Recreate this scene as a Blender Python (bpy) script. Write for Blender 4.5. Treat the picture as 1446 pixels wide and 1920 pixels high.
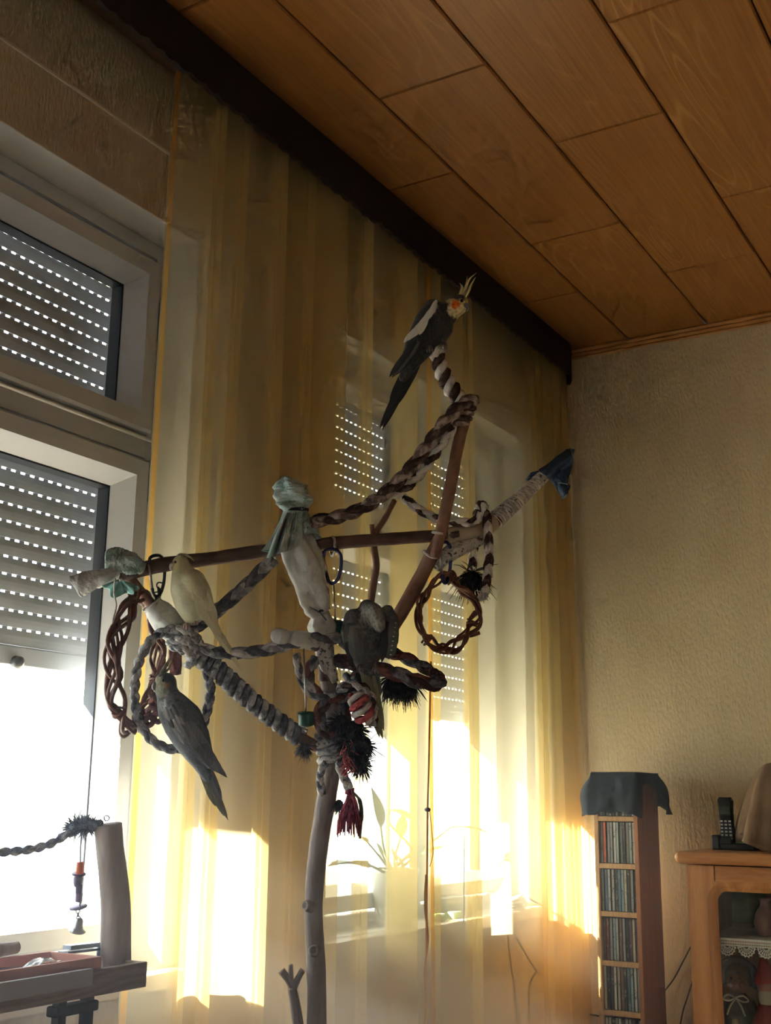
import bpy, bmesh, math, random
from mathutils import Vector, Matrix, noise as mnoise
random.seed(7)
D = bpy.data
SC = bpy.context.scene
for _o in list(D.objects):
    D.objects.remove(_o, do_unlink=True)
COL = SC.collection

# ------------------------------------------------------------------ camera
YAW, PIT, ROL, FPX = math.radians(-31.0235), math.radians(13.5603), math.radians(0.6805), 2225.95
CAMP = Vector((0.0, 0.0, 1.1))
_f = Vector((math.sin(YAW) * math.cos(PIT), math.cos(YAW) * math.cos(PIT), math.sin(PIT)))
_r = Vector((math.cos(YAW), -math.sin(YAW), 0.0))
_u = _r.cross(_f)
CR = _r * math.cos(ROL) + _u * math.sin(ROL)
CU = _u * math.cos(ROL) - _r * math.sin(ROL)
CF = _f
cam_data = D.cameras.new('camera')
cam_data.sensor_fit = 'VERTICAL'
cam_data.sensor_height = 36.0
cam_data.lens = FPX / 1920.0 * 36.0
cam_data.clip_start = 0.02
cam = D.objects.new('camera', cam_data)
cam.matrix_world = Matrix(((CR.x, CU.x, -CF.x, CAMP.x), (CR.y, CU.y, -CF.y, CAMP.y), (CR.z, CU.z, -CF.z, CAMP.z), (0, 0, 0, 1)))
COL.objects.link(cam)
SC.camera = cam

# ------------------------------------------------------------------ sky, sun, exposure
W = D.worlds.new('sky')
SC.world = W
W.use_nodes = True
_bg = W.node_tree.nodes['Background']
_bg.inputs[0].default_value = (0.86, 0.93, 1.0, 1)
_bg.inputs[1].default_value = 9.0
SUND = Vector((1.0, 1.8, -1.0)).normalized()
sd = D.lights.new('sun', 'SUN')
sd.energy = 86.0
sd.angle = math.radians(0.6)
sd.color = (1.0, 0.93, 0.80)
sun = D.objects.new('sun', sd)
sun.rotation_euler = SUND.to_track_quat('-Z', 'Y').to_euler()
sun.location = (-6, -5, 6)
COL.objects.link(sun)
def portal(name, loc, sx, sy, direction):
    l = D.lights.new(name, 'AREA')
    l.shape = 'RECTANGLE'
    l.size, l.size_y = sx, sy
    l.cycles.is_portal = True
    o = D.objects.new(name, l)
    o.location = loc
    o.rotation_euler = Vector(direction).to_track_quat('-Z', 'Z').to_euler()
    COL.objects.link(o)
# daylight enters by the two half-shuttered windows and a fill opening added behind the camera
portal('daylight', (-1.99, 1.355, 1.12), 1.1, 0.62, (1, 0, 0))
portal('daylight', (-1.99, 3.17, 1.12), 1.1, 0.62, (1, 0, 0))
portal('daylight', (0.6, -1.715, 1.15), 0.5, 0.5, (0, 1, 0))  # portal of the added fill opening, out of view
SC.view_settings.view_transform = 'Standard'
SC.view_settings.look = 'None'
SC.view_settings.gamma = 1.0
SC.view_settings.use_curve_mapping = False
SC.view_settings.exposure = 0.5
try:
    SC.cycles.max_bounces = 8
    SC.cycles.use_adaptive_sampling = True
    SC.cycles.adaptive_threshold = 0.08
    SC.cycles.adaptive_min_samples = 16
    SC.cycles.diffuse_bounces = 3
    SC.cycles.volume_bounces = 0
    SC.cycles.transparent_max_bounces = 18
    SC.cycles.use_denoising = True
    SC.cycles.caustics_reflective = False
    SC.cycles.caustics_refractive = False
    SC.cycles.sample_clamp_indirect = 6.0
except Exception:
    pass

# ------------------------------------------------------------------ pixel helpers (authoring aid: a pixel plus a real depth gives a point)
def ray(x, y):
    return CF + CR * ((x - 723.0) / FPX) - CU * ((y - 960.0) / FPX)
def at(x, y, d=2.1):
    return CAMP + ray(x, y) * d
def onplane(x, y, axis, val):
    r = ray(x, y)
    return CAMP + r * ((val - CAMP[axis]) / r[axis])
def px(n, d=2.1):
    return n * d / FPX

# ------------------------------------------------------------------ materials
MATS = {}
def nmat(name):
    m = D.materials.new(name)
    m.use_nodes = True
    nt = m.node_tree
    for n in list(nt.nodes):
        nt.nodes.remove(n)
    out = nt.nodes.new('ShaderNodeOutputMaterial')
    return m, nt, out
def N(nt, t, **kw):
    n = nt.nodes.new(t)
    for k, v in kw.items():
        if k.startswith('i_'):
            n.inputs[k[2:].replace('_', ' ')].default_value = v
        else:
            setattr(n, k, v)
    return n
def c4(c):
    return (c[0], c[1], c[2], 1.0)
def mat(name, col, rough=0.6, col2=None, scale=30.0, stretch=(1, 1, 1), bump=0.0, bscale=None, metal=0.0, detail=4.0, lo=0.35, hi=0.65, spec=0.4, attr=None, sheen=0.0, coat=0.0, trans=0.0, scales=0.0, bdist=0.002):
    """principled material: two colours mixed by stretched noise, noise bump"""
    if name in MATS:
        return MATS[name]
    m, nt, out = nmat(name)
    b = N(nt, 'ShaderNodeBsdfPrincipled')
    b.inputs['Roughness'].default_value = rough
    b.inputs['Metallic'].default_value = metal
    b.inputs['Specular IOR Level'].default_value = spec
    if sheen:
        b.inputs['Sheen Weight'].default_value = sheen
    if coat:
        b.inputs['Coat Weight'].default_value = coat
        b.inputs['Coat Roughness'].default_value = 0.15
    nt.links.new(b.outputs[0], out.inputs[0])
    tc = N(nt, 'ShaderNodeTexCoord')
    mp = N(nt, 'ShaderNodeMapping')
    mp.inputs['Scale'].default_value = stretch
    nt.links.new(tc.outputs['Object'], mp.inputs['Vector'])
    nz = N(nt, 'ShaderNodeTexNoise')
    nz.inputs['Scale'].default_value = scale
    nz.inputs['Detail'].default_value = detail
    nt.links.new(mp.outputs[0], nz.inputs['Vector'])
    if attr:
        a = N(nt, 'ShaderNodeVertexColor', layer_name=attr)
        base = a.outputs[0]
        if col2 is not None:
            mx = N(nt, 'ShaderNodeMixRGB', blend_type='MULTIPLY')
            cr = N(nt, 'ShaderNodeValToRGB')
            cr.color_ramp.elements[0].position = lo
            cr.color_ramp.elements[1].position = hi
            cr.color_ramp.elements[0].color = c4(col)
            cr.color_ramp.elements[1].color = c4(col2)
            nt.links.new(nz.outputs[0], cr.inputs[0])
            mx.inputs[0].default_value = 1.0
            nt.links.new(base, mx.inputs[1])
            nt.links.new(cr.outputs[0], mx.inputs[2])
            base = mx.outputs[0]
        if scales:
            # overlapping small body feathers: paler rims, darker centres
            vo = N(nt, 'ShaderNodeTexVoronoi')
            vo.inputs['Scale'].default_value = scales
            nt.links.new(tc.outputs['Object'], vo.inputs['Vector'])
            vr = N(nt, 'ShaderNodeValToRGB')
            vr.color_ramp.elements[0].position = 0.15
            vr.color_ramp.elements[1].position = 0.75
            vr.color_ramp.elements[0].color = (0.72, 0.72, 0.72, 1)
            vr.color_ramp.elements[1].color = (1.35, 1.35, 1.33, 1)
            nt.links.new(vo.outputs['Distance'], vr.inputs[0])
            m3 = N(nt, 'ShaderNodeMixRGB', blend_type='MULTIPLY')
            m3.inputs[0].default_value = 1.0
            nt.links.new(base, m3.inputs[1])
            nt.links.new(vr.outputs[0], m3.inputs[2])
            base = m3.outputs[0]
        nt.links.new(base, b.inputs['Base Color'])
    elif col2 is not None:
        cr = N(nt, 'ShaderNodeValToRGB')
        cr.color_ramp.elements[0].position = lo
        cr.color_ramp.elements[1].position = hi
        cr.color_ramp.elements[0].color = c4(col)
        cr.color_ramp.elements[1].color = c4(col2)
        nt.links.new(nz.outputs[0], cr.inputs[0])
        nt.links.new(cr.outputs[0], b.inputs['Base Color'])
    else:
        b.inputs['Base Color'].default_value = c4(col)
    if bump:
        bp = N(nt, 'ShaderNodeBump')
        bp.inputs['Strength'].default_value = min(1.0, bump)
        bp.inputs['Distance'].default_value = bdist
        n2 = nz
        if bscale:
            n2 = N(nt, 'ShaderNodeTexNoise')
            n2.inputs['Scale'].default_value = bscale
            n2.inputs['Detail'].default_value = 3.0
            nt.links.new(mp.outputs[0], n2.inputs['Vector'])
        nt.links.new(n2.outputs[0], bp.inputs['Height'])
        nt.links.new(bp.outputs[0], b.inputs['Normal'])
    MATS[name] = m
    return m

def mat_wood(name, dark, light, axis=1, scale=1.0, rough=0.4, ring=9.0, rnd=True, bump=0.05):
    """long-grained wood: distorted bands stretched along one axis, shifted per object"""
    if name in MATS:
        return MATS[name]
    m, nt, out = nmat(name)
    b = N(nt, 'ShaderNodeBsdfPrincipled')
    b.inputs['Roughness'].default_value = rough
    b.inputs['Specular IOR Level'].default_value = 0.35
    nt.links.new(b.outputs[0], out.inputs[0])
    tc = N(nt, 'ShaderNodeTexCoord')
    src = tc.outputs['Object']
    if rnd:
        oi = N(nt, 'ShaderNodeObjectInfo')
        ml = N(nt, 'ShaderNodeVectorMath', operation='SCALE')
        cb = N(nt, 'ShaderNodeCombineXYZ')
        for k in range(3):
            nt.links.new(oi.outputs['Random'], cb.inputs[k])
        nt.links.new(cb.outputs[0], ml.inputs[0])
        ml.inputs['Scale'].default_value = 37.0
        ad = N(nt, 'ShaderNodeVectorMath', operation='ADD')
        nt.links.new(src, ad.inputs[0])
        nt.links.new(ml.outputs[0], ad.inputs[1])
        src = ad.outputs[0]
    mp = N(nt, 'ShaderNodeMapping')
    s = [6.0 * scale] * 3
    s[axis] = 0.75 * scale
    mp.inputs['Scale'].default_value = s
    nt.links.new(src, mp.inputs['Vector'])
    nz = N(nt, 'ShaderNodeTexNoise')
    nz.inputs['Scale'].default_value = 1.1
    nz.inputs['Detail'].default_value = 1.5
    nz.inputs['Distortion'].default_value = 0.5
    nt.links.new(mp.outputs[0], nz.inputs['Vector'])
    mu = N(nt, 'ShaderNodeMath', operation='MULTIPLY')
    mu.inputs[1].default_value = ring * 2
    nt.links.new(nz.outputs[0], mu.inputs[0])
    fr = N(nt, 'ShaderNodeMath', operation='PINGPONG')
    fr.inputs[1].default_value = 0.5
    nt.links.new(mu.outputs[0], fr.inputs[0])
    fine = N(nt, 'ShaderNodeTexNoise')
    fine.inputs['Scale'].default_value = 26.0
    fine.inputs['Detail'].default_value = 4.0
    nt.links.new(mp.outputs[0], fine.inputs['Vector'])
    ad2 = N(nt, 'ShaderNodeMath', operation='MULTIPLY_ADD')
    ad2.inputs[1].default_value = 0.9
    nt.links.new(fine.outputs[0], ad2.inputs[0])
    nt.links.new(fr.outputs[0], ad2.inputs[2])
    cr = N(nt, 'ShaderNodeValToRGB')
    cr.color_ramp.elements[0].position = 0.35
    cr.color_ramp.elements[1].position = 0.95
    cr.color_ramp.elements[0].color = c4(dark)
    cr.color_ramp.elements[1].color = c4(light)
    nt.links.new(ad2.outputs[0], cr.inputs[0])
    nt.links.new(cr.outputs[0], b.inputs['Base Color'])
    if bump:
        bp = N(nt, 'ShaderNodeBump')
        bp.inputs['Strength'].default_value = bump
        bp.inputs['Distance'].default_value = 0.002
        nt.links.new(ad2.outputs[0], bp.inputs['Height'])
        nt.links.new(bp.outputs[0], b.inputs['Normal'])
    MATS[name] = m
    return m

def mat_plank(name, dark, base, light, rough=0.36):
    """ceiling panel print: fine streaks along the board plus thin pale cathedral contours"""
    m, nt, out = nmat(name)
    b = N(nt, 'ShaderNodeBsdfPrincipled')
    b.inputs['Roughness'].default_value = rough
    b.inputs['Specular IOR Level'].default_value = 0.4
    nt.links.new(b.outputs[0], out.inputs[0])
    tc = N(nt, 'ShaderNodeTexCoord')
    oi = N(nt, 'ShaderNodeObjectInfo')
    cb = N(nt, 'ShaderNodeCombineXYZ')
    for k in range(3):
        nt.links.new(oi.outputs['Random'], cb.inputs[k])
    ml = N(nt, 'ShaderNodeVectorMath', operation='SCALE')
    ml.inputs['Scale'].default_value = 41.0
    nt.links.new(cb.outputs[0], ml.inputs[0])
    ad = N(nt, 'ShaderNodeVectorMath', operation='ADD')
    nt.links.new(tc.outputs['Object'], ad.inputs[0])
    nt.links.new(ml.outputs[0], ad.inputs[1])
    def noise(sc, scale, detail, dist=0.0):
        mp = N(nt, 'ShaderNodeMapping')
        mp.inputs['Scale'].default_value = sc
        nt.links.new(ad.outputs[0], mp.inputs['Vector'])
        n = N(nt, 'ShaderNodeTexNoise')
        n.inputs['Scale'].default_value = scale
        n.inputs['Detail'].default_value = detail
        n.inputs['Distortion'].default_value = dist
        nt.links.new(mp.outputs[0], n.inputs['Vector'])
        return n.outputs[0]
    big = noise((8.0, 1.0, 8.0), 1.0, 1.0, 0.2)
    mu = N(nt, 'ShaderNodeMath', operation='MULTIPLY')
    mu.inputs[1].default_value = 17.0
    nt.links.new(big, mu.inputs[0])
    pp = N(nt, 'ShaderNodeMath', operation='PINGPONG')
    pp.inputs[1].default_value = 0.5
    nt.links.new(mu.outputs[0], pp.inputs[0])
    ln = N(nt, 'ShaderNodeMapRange')
    ln.interpolation_type = 'SMOOTHSTEP'
    ln.inputs['From Min'].default_value = 0.33
    ln.inputs['From Max'].default_value = 0.5
    nt.links.new(pp.outputs[0], ln.inputs['Value'])
    fine = noise((150.0, 3.0, 150.0), 1.0, 4.0)
    r1 = N(nt, 'ShaderNodeValToRGB')
    r1.color_ramp.elements[0].position = 0.32
    r1.color_ramp.elements[1].position = 0.66
    r1.color_ramp.elements[0].color = c4(dark)
    r1.color_ramp.elements[1].color = c4(base)
    nt.links.new(fine, r1.inputs[0])
    patch = noise((5.0, 0.8, 5.0), 1.0, 2.0)
    pm_ = N(nt, 'ShaderNodeMapRange')
    pm_.inputs['From Min'].default_value = 0.40
    pm_.inputs['From Max'].default_value = 0.62
    pm_.inputs['To Max'].default_value = 0.6
    nt.links.new(patch, pm_.inputs['Value'])
    mf = N(nt, 'ShaderNodeMath', operation='MULTIPLY')
    nt.links.new(ln.outputs[0], mf.inputs[0])
    nt.links.new(pm_.outputs[0], mf.inputs[1])
    mx = N(nt, 'ShaderNodeMixRGB')
    mx.inputs[2].default_value = c4(light)
    nt.links.new(mf.outputs[0], mx.inputs[0])
    nt.links.new(r1.outputs[0], mx.inputs[1])
    nt.links.new(mx.outputs[0], b.inputs['Base Color'])
    MATS[name] = m
    return m

def mat_sheer(name, tint, cloth, opacity):
    """sheer cloth: part clear weave, part cloth that reflects and lets light through"""
    m, nt, out = nmat(name)
    tr = N(nt, 'ShaderNodeBsdfTransparent')
    tr.inputs[0].default_value = c4(tint)
    df = N(nt, 'ShaderNodeBsdfDiffuse')
    df.inputs[0].default_value = c4(cloth)
    tl = N(nt, 'ShaderNodeBsdfTranslucent')
    tl.inputs[0].default_value = c4(cloth)
    m1 = N(nt, 'ShaderNodeMixShader')
    m1.inputs[0].default_value = 0.6
    nt.links.new(df.outputs[0], m1.inputs[1])
    nt.links.new(tl.outputs[0], m1.inputs[2])
    m2 = N(nt, 'ShaderNodeMixShader')
    m2.inputs[0].default_value = opacity
    nt.links.new(tr.outputs[0], m2.inputs[1])
    nt.links.new(m1.outputs[0], m2.inputs[2])
    nt.links.new(m2.outputs[0], out.inputs[0])
    MATS[name] = m
    return m

def mat_glass(name, tint=(0.97, 0.985, 0.98), gloss=0.05):
    m, nt, out = nmat(name)
    tr = N(nt, 'ShaderNodeBsdfTransparent')
    tr.inputs[0].default_value = c4(tint)
    gl = N(nt, 'ShaderNodeBsdfGlossy')
    gl.inputs['Roughness'].default_value = 0.02
    mx = N(nt, 'ShaderNodeMixShader')
    mx.inputs[0].default_value = gloss
    nt.links.new(tr.outputs[0], mx.inputs[1])
    nt.links.new(gl.outputs[0], mx.inputs[2])
    nt.links.new(mx.outputs[0], out.inputs[0])
    MATS[name] = m
    return m

# ------------------------------------------------------------------ mesh builder
ORG = {}
def org(o):
    return ORG.get(o, Vector((0, 0, 0))) if o is not None else Vector((0, 0, 0))
class MB:
    """collects faces in world coordinates; build() links them as ONE mesh object"""
    def __init__(self):
        self.v, self.f, self.s, self.m = [], [], [], []
    def add(self, vs, fs, smooth=False, mi=0):
        k = len(self.v)
        self.v.extend([Vector(p) for p in vs])
        for f in fs:
            self.f.append(tuple(i + k for i in f))
            self.s.append(smooth)
            self.m.append(mi)
        return self
    def box(self, x0, x1, y0, y1, z0, z1, mi=0):
        vs = [(x, y, z) for z in (z0, z1) for y in (y0, y1) for x in (x0, x1)]
        return self.add(vs, [(0, 2, 3, 1), (4, 5, 7, 6), (0, 1, 5, 4), (2, 6, 7, 3), (0, 4, 6, 2), (1, 3, 7, 5)], False, mi)
    def obox(self, c, ax, ay, az, mi=0):
        """oriented box: centre and three half-axis vectors"""
        c = Vector(c)
        vs = [c + Vector(ax) * i + Vector(ay) * j + Vector(az) * k for k in (-1, 1) for j in (-1, 1) for i in (-1, 1)]
        return self.add(vs, [(0, 2, 3, 1), (4, 5, 7, 6), (0, 1, 5, 4), (2, 6, 7, 3), (0, 4, 6, 2), (1, 3, 7, 5)], False, mi)
    def bbox(self, x0, x1, y0, y1, z0, z1, b=0.003, mi=0):
        """box with chamfered edges"""
        bm = bmesh.new()
        bmesh.ops.create_cube(bm, size=1.0)
        for v in bm.verts:
            v.co = Vector(((x0 + x1) / 2 + v.co.x * (x1 - x0), (y0 + y1) / 2 + v.co.y * (y1 - y0), (z0 + z1) / 2 + v.co.z * (z1 - z0)))
        bmesh.ops.bevel(bm, geom=list(bm.edges), offset=b, segments=2, affect='EDGES', profile=0.5)
        bm.verts.index_update()
        self.add([v.co.copy() for v in bm.verts], [[v.index for v in f.verts] for f in bm.faces], False, mi)
        bm.free()
        return self
    def tube(self, pts, rad, n=8, cap=True, closed=False, mi=0, squash=None, smooth=True):
        pts = [Vector(p) for p in pts]
        m = len(pts)
        rads = rad if isinstance(rad, (list, tuple)) else [rad] * m
        tang = []
        for i in range(m):
            a = pts[(i - 1) % m] if (closed or i > 0) else pts[0]
            b = pts[(i + 1) % m] if (closed or i < m - 1) else pts[-1]
            t = b - a
            tang.append(t.normalized() if t.length > 1e-9 else Vector((0, 0, 1)))
        up = Vector((0, 0, 1)) if abs(tang[0].z) < 0.9 else Vector((1, 0, 0))
        nrm = (up - tang[0] * up.dot(tang[0])).normalized()
        vs, fs = [], []
        for i in range(m):
            nrm = nrm - tang[i] * nrm.dot(tang[i])
            if nrm.length < 1e-6:
                nrm = tang[i].orthogonal()
            nrm.normalize()
            bi = tang[i].cross(nrm)
            for k in range(n):
                a = 2 * math.pi * k / n
                vs.append(pts[i] + (nrm * math.cos(a) + bi * math.sin(a)) * rads[i])
        for i in range(m if closed else m - 1):
            j = (i + 1) % m
            for k in range(n):
                l = (k + 1) % n
                fs.append((i * n + k, i * n + l, j * n + l, j * n + k))
        if cap and not closed:
            fs.append(tuple(range(n))[::-1])
            fs.append(tuple((m - 1) * n + k for k in range(n)))
        return self.add(vs, fs, smooth, mi)
    def ball(self, c, r, seg=12, rings=8, mi=0, scale=(1, 1, 1), rot=None):
        c = Vector(c)
        vs, fs = [], []
        def P(v):
            v = Vector((v[0] * scale[0], v[1] * scale[1], v[2] * scale[2])) * r
            return c + (rot @ v if rot else v)
        vs.append(P((0, 0, 1)))
        for i in range(1, rings):
            th = math.pi * i / rings
            for k in range(seg):
                a = 2 * math.pi * k / seg
                vs.append(P((math.sin(th) * math.cos(a), math.sin(th) * math.sin(a), math.cos(th))))
        vs.append(P((0, 0, -1)))
        for k in range(seg):
            fs.append((0, 1 + k, 1 + (k + 1) % seg))
        for i in range(rings - 2):
            for k in range(seg):
                a, b = 1 + i * seg + k, 1 + i * seg + (k + 1) % seg
                fs.append((a, a + seg, b + seg, b))
        last = len(vs) - 1
        for k in range(seg):
            fs.append((last, last - seg + (k + 1) % seg, last - seg + k))
        return self.add(vs, fs, True, mi)
    def lathe(self, prof, c, axis=(0, 0, 1), n=24, mi=0, smooth=True):
        """prof = [(radius, height)] turned about the axis through c"""
        c, az = Vector(c), Vector(axis).normalized()
        ax = az.orthogonal().normalized()
        ay = az.cross(ax)
        vs, fs = [], []
        for r, h in prof:
            for k in range(n):
                a = 2 * math.pi * k / n
                vs.append(c + az * h + (ax * math.cos(a) + ay * math.sin(a)) * max(r, 1e-5))
        for i in range(len(prof) - 1):
            for k in range(n):
                l = (k + 1) % n
                fs.append((i * n + k, i * n + l, (i + 1) * n + l, (i + 1) * n + k))
        return self.add(vs, fs, smooth, mi)
    def grid(self, fn, nu, nv, smooth=True, mi=0, closed_u=False):
        vs = [fn(i / (nu if closed_u else nu - 1), j / (nv - 1)) for j in range(nv) for i in range(nu)]
        fs = []
        for j in range(nv - 1):
            for i in range(nu if closed_u else nu - 1):
                a, b = j * nu + i, j * nu + (i + 1) % nu
                fs.append((a, b, b + nu, a + nu))
        return self.add(vs, fs, smooth, mi)
    def prism(self, poly, d, mi=0):
        """closed polygon (list of 3-D points) pushed along vector d"""
        poly = [Vector(p) for p in poly]
        d = Vector(d)
        n = len(poly)
        vs = poly + [p + d for p in poly]
        fs = [tuple(range(n))[::-1], tuple(range(n, 2 * n))] + [(i, (i + 1) % n, n + (i + 1) % n, n + i) for i in range(n)]
        return self.add(vs, fs, False, mi)
    def ring(self, y0, y1, z0, z1, prof, mi=0):
        """mitred rectangular frame in the y-z plane; prof = [(outward offset, x)] closed"""
        n = len(prof)
        vs = []
        for (sy, sz) in ((-1, -1), (1, -1), (1, 1), (-1, 1)):
            for off, x in prof:
                vs.append((x, (y0 if sy < 0 else y1) + sy * off, (z0 if sz < 0 else z1) + sz * off))
        fs = []
        for c in range(4):
            d = (c + 1) % 4
            for k in range(n):
                l = (k + 1) % n
                fs.append((c * n + k, c * n + l, d * n + l, d * n + k))
        return self.add(vs, fs, False, mi)
    def mesh(self, name, o, mats):
        me = D.meshes.new(name)
        me.from_pydata([tuple(p - o) for p in self.v], [], self.f)
        me.polygons.foreach_set('use_smooth', self.s)
        for m in mats:
            me.materials.append(m)
        if len(mats) > 1:
            me.polygons.foreach_set('material_index', self.m)
        me.update()
        bm = bmesh.new()
        bm.from_mesh(me)
        bmesh.ops.recalc_face_normals(bm, faces=bm.faces)
        bm.to_mesh(me)
        bm.free()
        return me
    def build(self, name, m, parent=None, origin=None, label=None):
        if parent is not None:
            o0 = org(parent)
        elif origin is not None:
            o0 = Vector(origin)
        else:
            xs, ys, zs = zip(*[(p.x, p.y, p.z) for p in self.v])
            o0 = Vector(((min(xs) + max(xs)) / 2, (min(ys) + max(ys)) / 2, min(zs)))
        mats = list(m) if isinstance(m, (list, tuple)) else [m]
        ob = D.objects.new(name, self.mesh(name, o0, mats))
        COL.objects.link(ob)
        if parent is not None:
            ob.parent = parent
        else:
            ob.location = o0
        ORG[ob] = o0
        if label:
            ob['label'] = label
        return ob

def tag(o, label=None, cat=None, group=None, kind=None):
    if label:
        o['label'] = label
    if cat:
        o['category'] = cat
    if group:
        o['group'] = group
    if kind:
        o['kind'] = kind
    return o
def thing(name, label, cat, loc, group=None):
    o = D.objects.new(name, None)
    o.empty_display_size = 0.05
    COL.objects.link(o)
    o.location = loc
    ORG[o] = Vector(loc)
    return tag(o, label, cat, group)
def struct(o):
    o['kind'] = 'structure'
    return o
def cr_path(pts, n=8):
    """Catmull-Rom through 3-D points"""
    pts = [Vector(p) for p in pts]
    if len(pts) < 3:
        return [pts[0].lerp(pts[-1], i / n) for i in range(n + 1)]
    out = []
    for i in range(len(pts) - 1):
        p0 = pts[i - 1] if i > 0 else pts[0] * 2 - pts[1]
        p1, p2 = pts[i], pts[i + 1]
        p3 = pts[i + 2] if i + 2 < len(pts) else pts[-1] * 2 - pts[-2]
        for k in range(n):
            t = k / n
            out.append(0.5 * ((2 * p1) + (p2 - p0) * t + (2 * p0 - 5 * p1 + 4 * p2 - p3) * t * t + (3 * p1 - p0 - 3 * p2 + p3) * t ** 3))
    out.append(pts[-1])
    return out
def resample(pts, step):
    L = [0.0]
    for a, b in zip(pts, pts[1:]):
        L.append(L[-1] + (b - a).length)
    n = max(2, int(L[-1] / step) + 1)
    out, j = [], 0
    for i in range(n):
        s = L[-1] * i / (n - 1)
        while j < len(pts) - 2 and L[j + 1] < s:
            j += 1
        d = L[j + 1] - L[j]
        out.append(pts[j].lerp(pts[j + 1], (s - L[j]) / d if d > 1e-9 else 0))
    return out
def lerp(a, b, t):
    return a + (b - a) * t
# ================================================================== SETTING
XW, YE, ZC = -1.70, 3.976, 2.75          # window wall, end wall, ceiling
XR, YB = 2.3, -1.6
M_wall = mat('wallpaper', (0.70, 0.59, 0.42), 0.85, (0.64, 0.53, 0.37), scale=9.0, bump=0.9, bscale=120.0, stretch=(1, 1, 0.45), bdist=0.004)
M_shutterbox = mat('shutter_box_paint', (0.66, 0.56, 0.42), 0.8, (0.62, 0.52, 0.39), scale=5.0, bump=0.1, bscale=400)
M_floor = mat_wood('floor_boards', (0.52, 0.42, 0.30), (0.66, 0.55, 0.42), axis=1, scale=0.7, rough=0.4)
M_plank = mat_plank('ceiling_wood', (0.27, 0.105, 0.026), (0.36, 0.155, 0.040), (0.52, 0.27, 0.095))
M_plankgap = mat('ceiling_backing', (0.05, 0.025, 0.012), 0.9)
M_upvc = mat('white_plastic_frame', (0.72, 0.73, 0.74), 0.35, (0.70, 0.71, 0.72), scale=3.0)
M_gasket = mat('dark_gasket', (0.018, 0.022, 0.03), 0.45)
M_sill = mat('sill_board', (0.66, 0.55, 0.40), 0.35, (0.58, 0.47, 0.33), scale=14.0)
M_slat = mat('shutter_slat', (0.62, 0.65, 0.70), 0.4, (0.58, 0.61, 0.66), scale=6.0)
M_glass = mat_glass('window_glass')
M_jamb = mat('jamb_plaster', (0.74, 0.72, 0.68), 0.85, (0.70, 0.68, 0.64), scale=12.0, bump=0.5, bscale=180.0)

WIN = [(0.745, 1.965), (2.56, 3.78)]
ZS, ZH = 0.76, 2.362
XO = -2.02
w = MB()
w.box(XO, XW, YB, WIN[0][0], 0, ZC)
w.box(XO, XW, WIN[0][1], WIN[1][0], 0, ZC)
w.box(XO, XW, WIN[1][1], YE + 0.12, 0, ZC)
for a, b in WIN:
    w.box(XO, XW, a, b, 0, ZS - 0.03)
    w.box(XO, XW, a, b, ZH, ZC)
struct(w.build('wall_left', M_wall, origin=(0, 0, 0)))
struct(MB().box(XO, XR + 0.12, YE, YE + 0.12, 0, ZC).build('wall_back', M_wall, origin=(0, 0, 0)))
struct(MB().box(XR, XR + 0.12, YB, YE, 0, ZC).build('wall_right', M_wall, origin=(0, 0, 0)))
wf = MB()      # the wall behind the camera has a small unseen opening added for fill light
wf.box(XO, 0.36, YB - 0.12, YB, 0, ZC)
wf.box(0.84, XR + 0.12, YB - 0.12, YB, 0, ZC)
wf.box(0.36, 0.84, YB - 0.12, YB, 0, 0.91)
wf.box(0.36, 0.84, YB - 0.12, YB, 1.39, ZC)
struct(wf.build('wall_front', M_wall, origin=(0, 0, 0)))
struct(MB().box(XO, XR + 0.12, YB - 0.12, YE + 0.12, -0.1, 0).build('floor', M_floor, origin=(0, 0, 0)))
M_ground = mat('outdoor_ground', (0.42, 0.42, 0.40), 0.9, (0.36, 0.37, 0.34), scale=0.6)
struct(MB().box(-60, 60, -60, 60, -3.2, -3.0).build('ground', M_ground, origin=(0, 0, -3)))

# shutter-box strips: the thin pale seam along the wall above each window
M_seam = mat('pale_seam', (0.92, 0.86, 0.74), 0.6)
struct(MB().box(XW - 0.002, XW + 0.005, 0.2, YE, 2.5275, 2.5325).build('trim_2', M_seam, origin=(0, 0, 0)))

# ceiling: slab with laid planks
ceil = struct(MB().box(XO, XR + 0.12, YB - 0.12, YE + 0.12, ZC + 0.012, ZC + 0.12).build('ceiling', M_plankgap, origin=(0, 0, 0)))
PW, PL = 0.2915, 0.894
pm = None
def plank_mesh(sx, sy):
    b = MB()
    g = 0.0022
    c = 0.0035
    x0, x1, y0, y1 = -sx / 2 + g, sx / 2 - g, -sy / 2 + g, sy / 2 - g
    top = [(x0, y0, .012), (x1, y0, .012), (x1, y1, .012), (x0, y1, .012)]
    mid = [(x0, y0, .004), (x1, y0, .004), (x1, y1, .004), (x0, y1, .004)]
    bot = [(x0 + c, y0 + c * .6, 0), (x1 - c, y0 + c * .6, 0), (x1 - c, y1 - c * .6, 0), (x0 + c, y1 - c * .6, 0)]
    fs = [(8, 9, 10, 11)]
    for k in range(4):
        l = (k + 1) % 4
        fs += [(k, l, 4 + l, 4 + k), (4 + k, 4 + l, 8 + l, 8 + k)]
    b.add(top + mid + bot, fs)
    return b.mesh('plank', Vector((0, 0, 0)), [M_plank])
pmesh = plank_mesh(PW, PL)
xs0 = -1.350 - 2 * PW
row = 0
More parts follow.
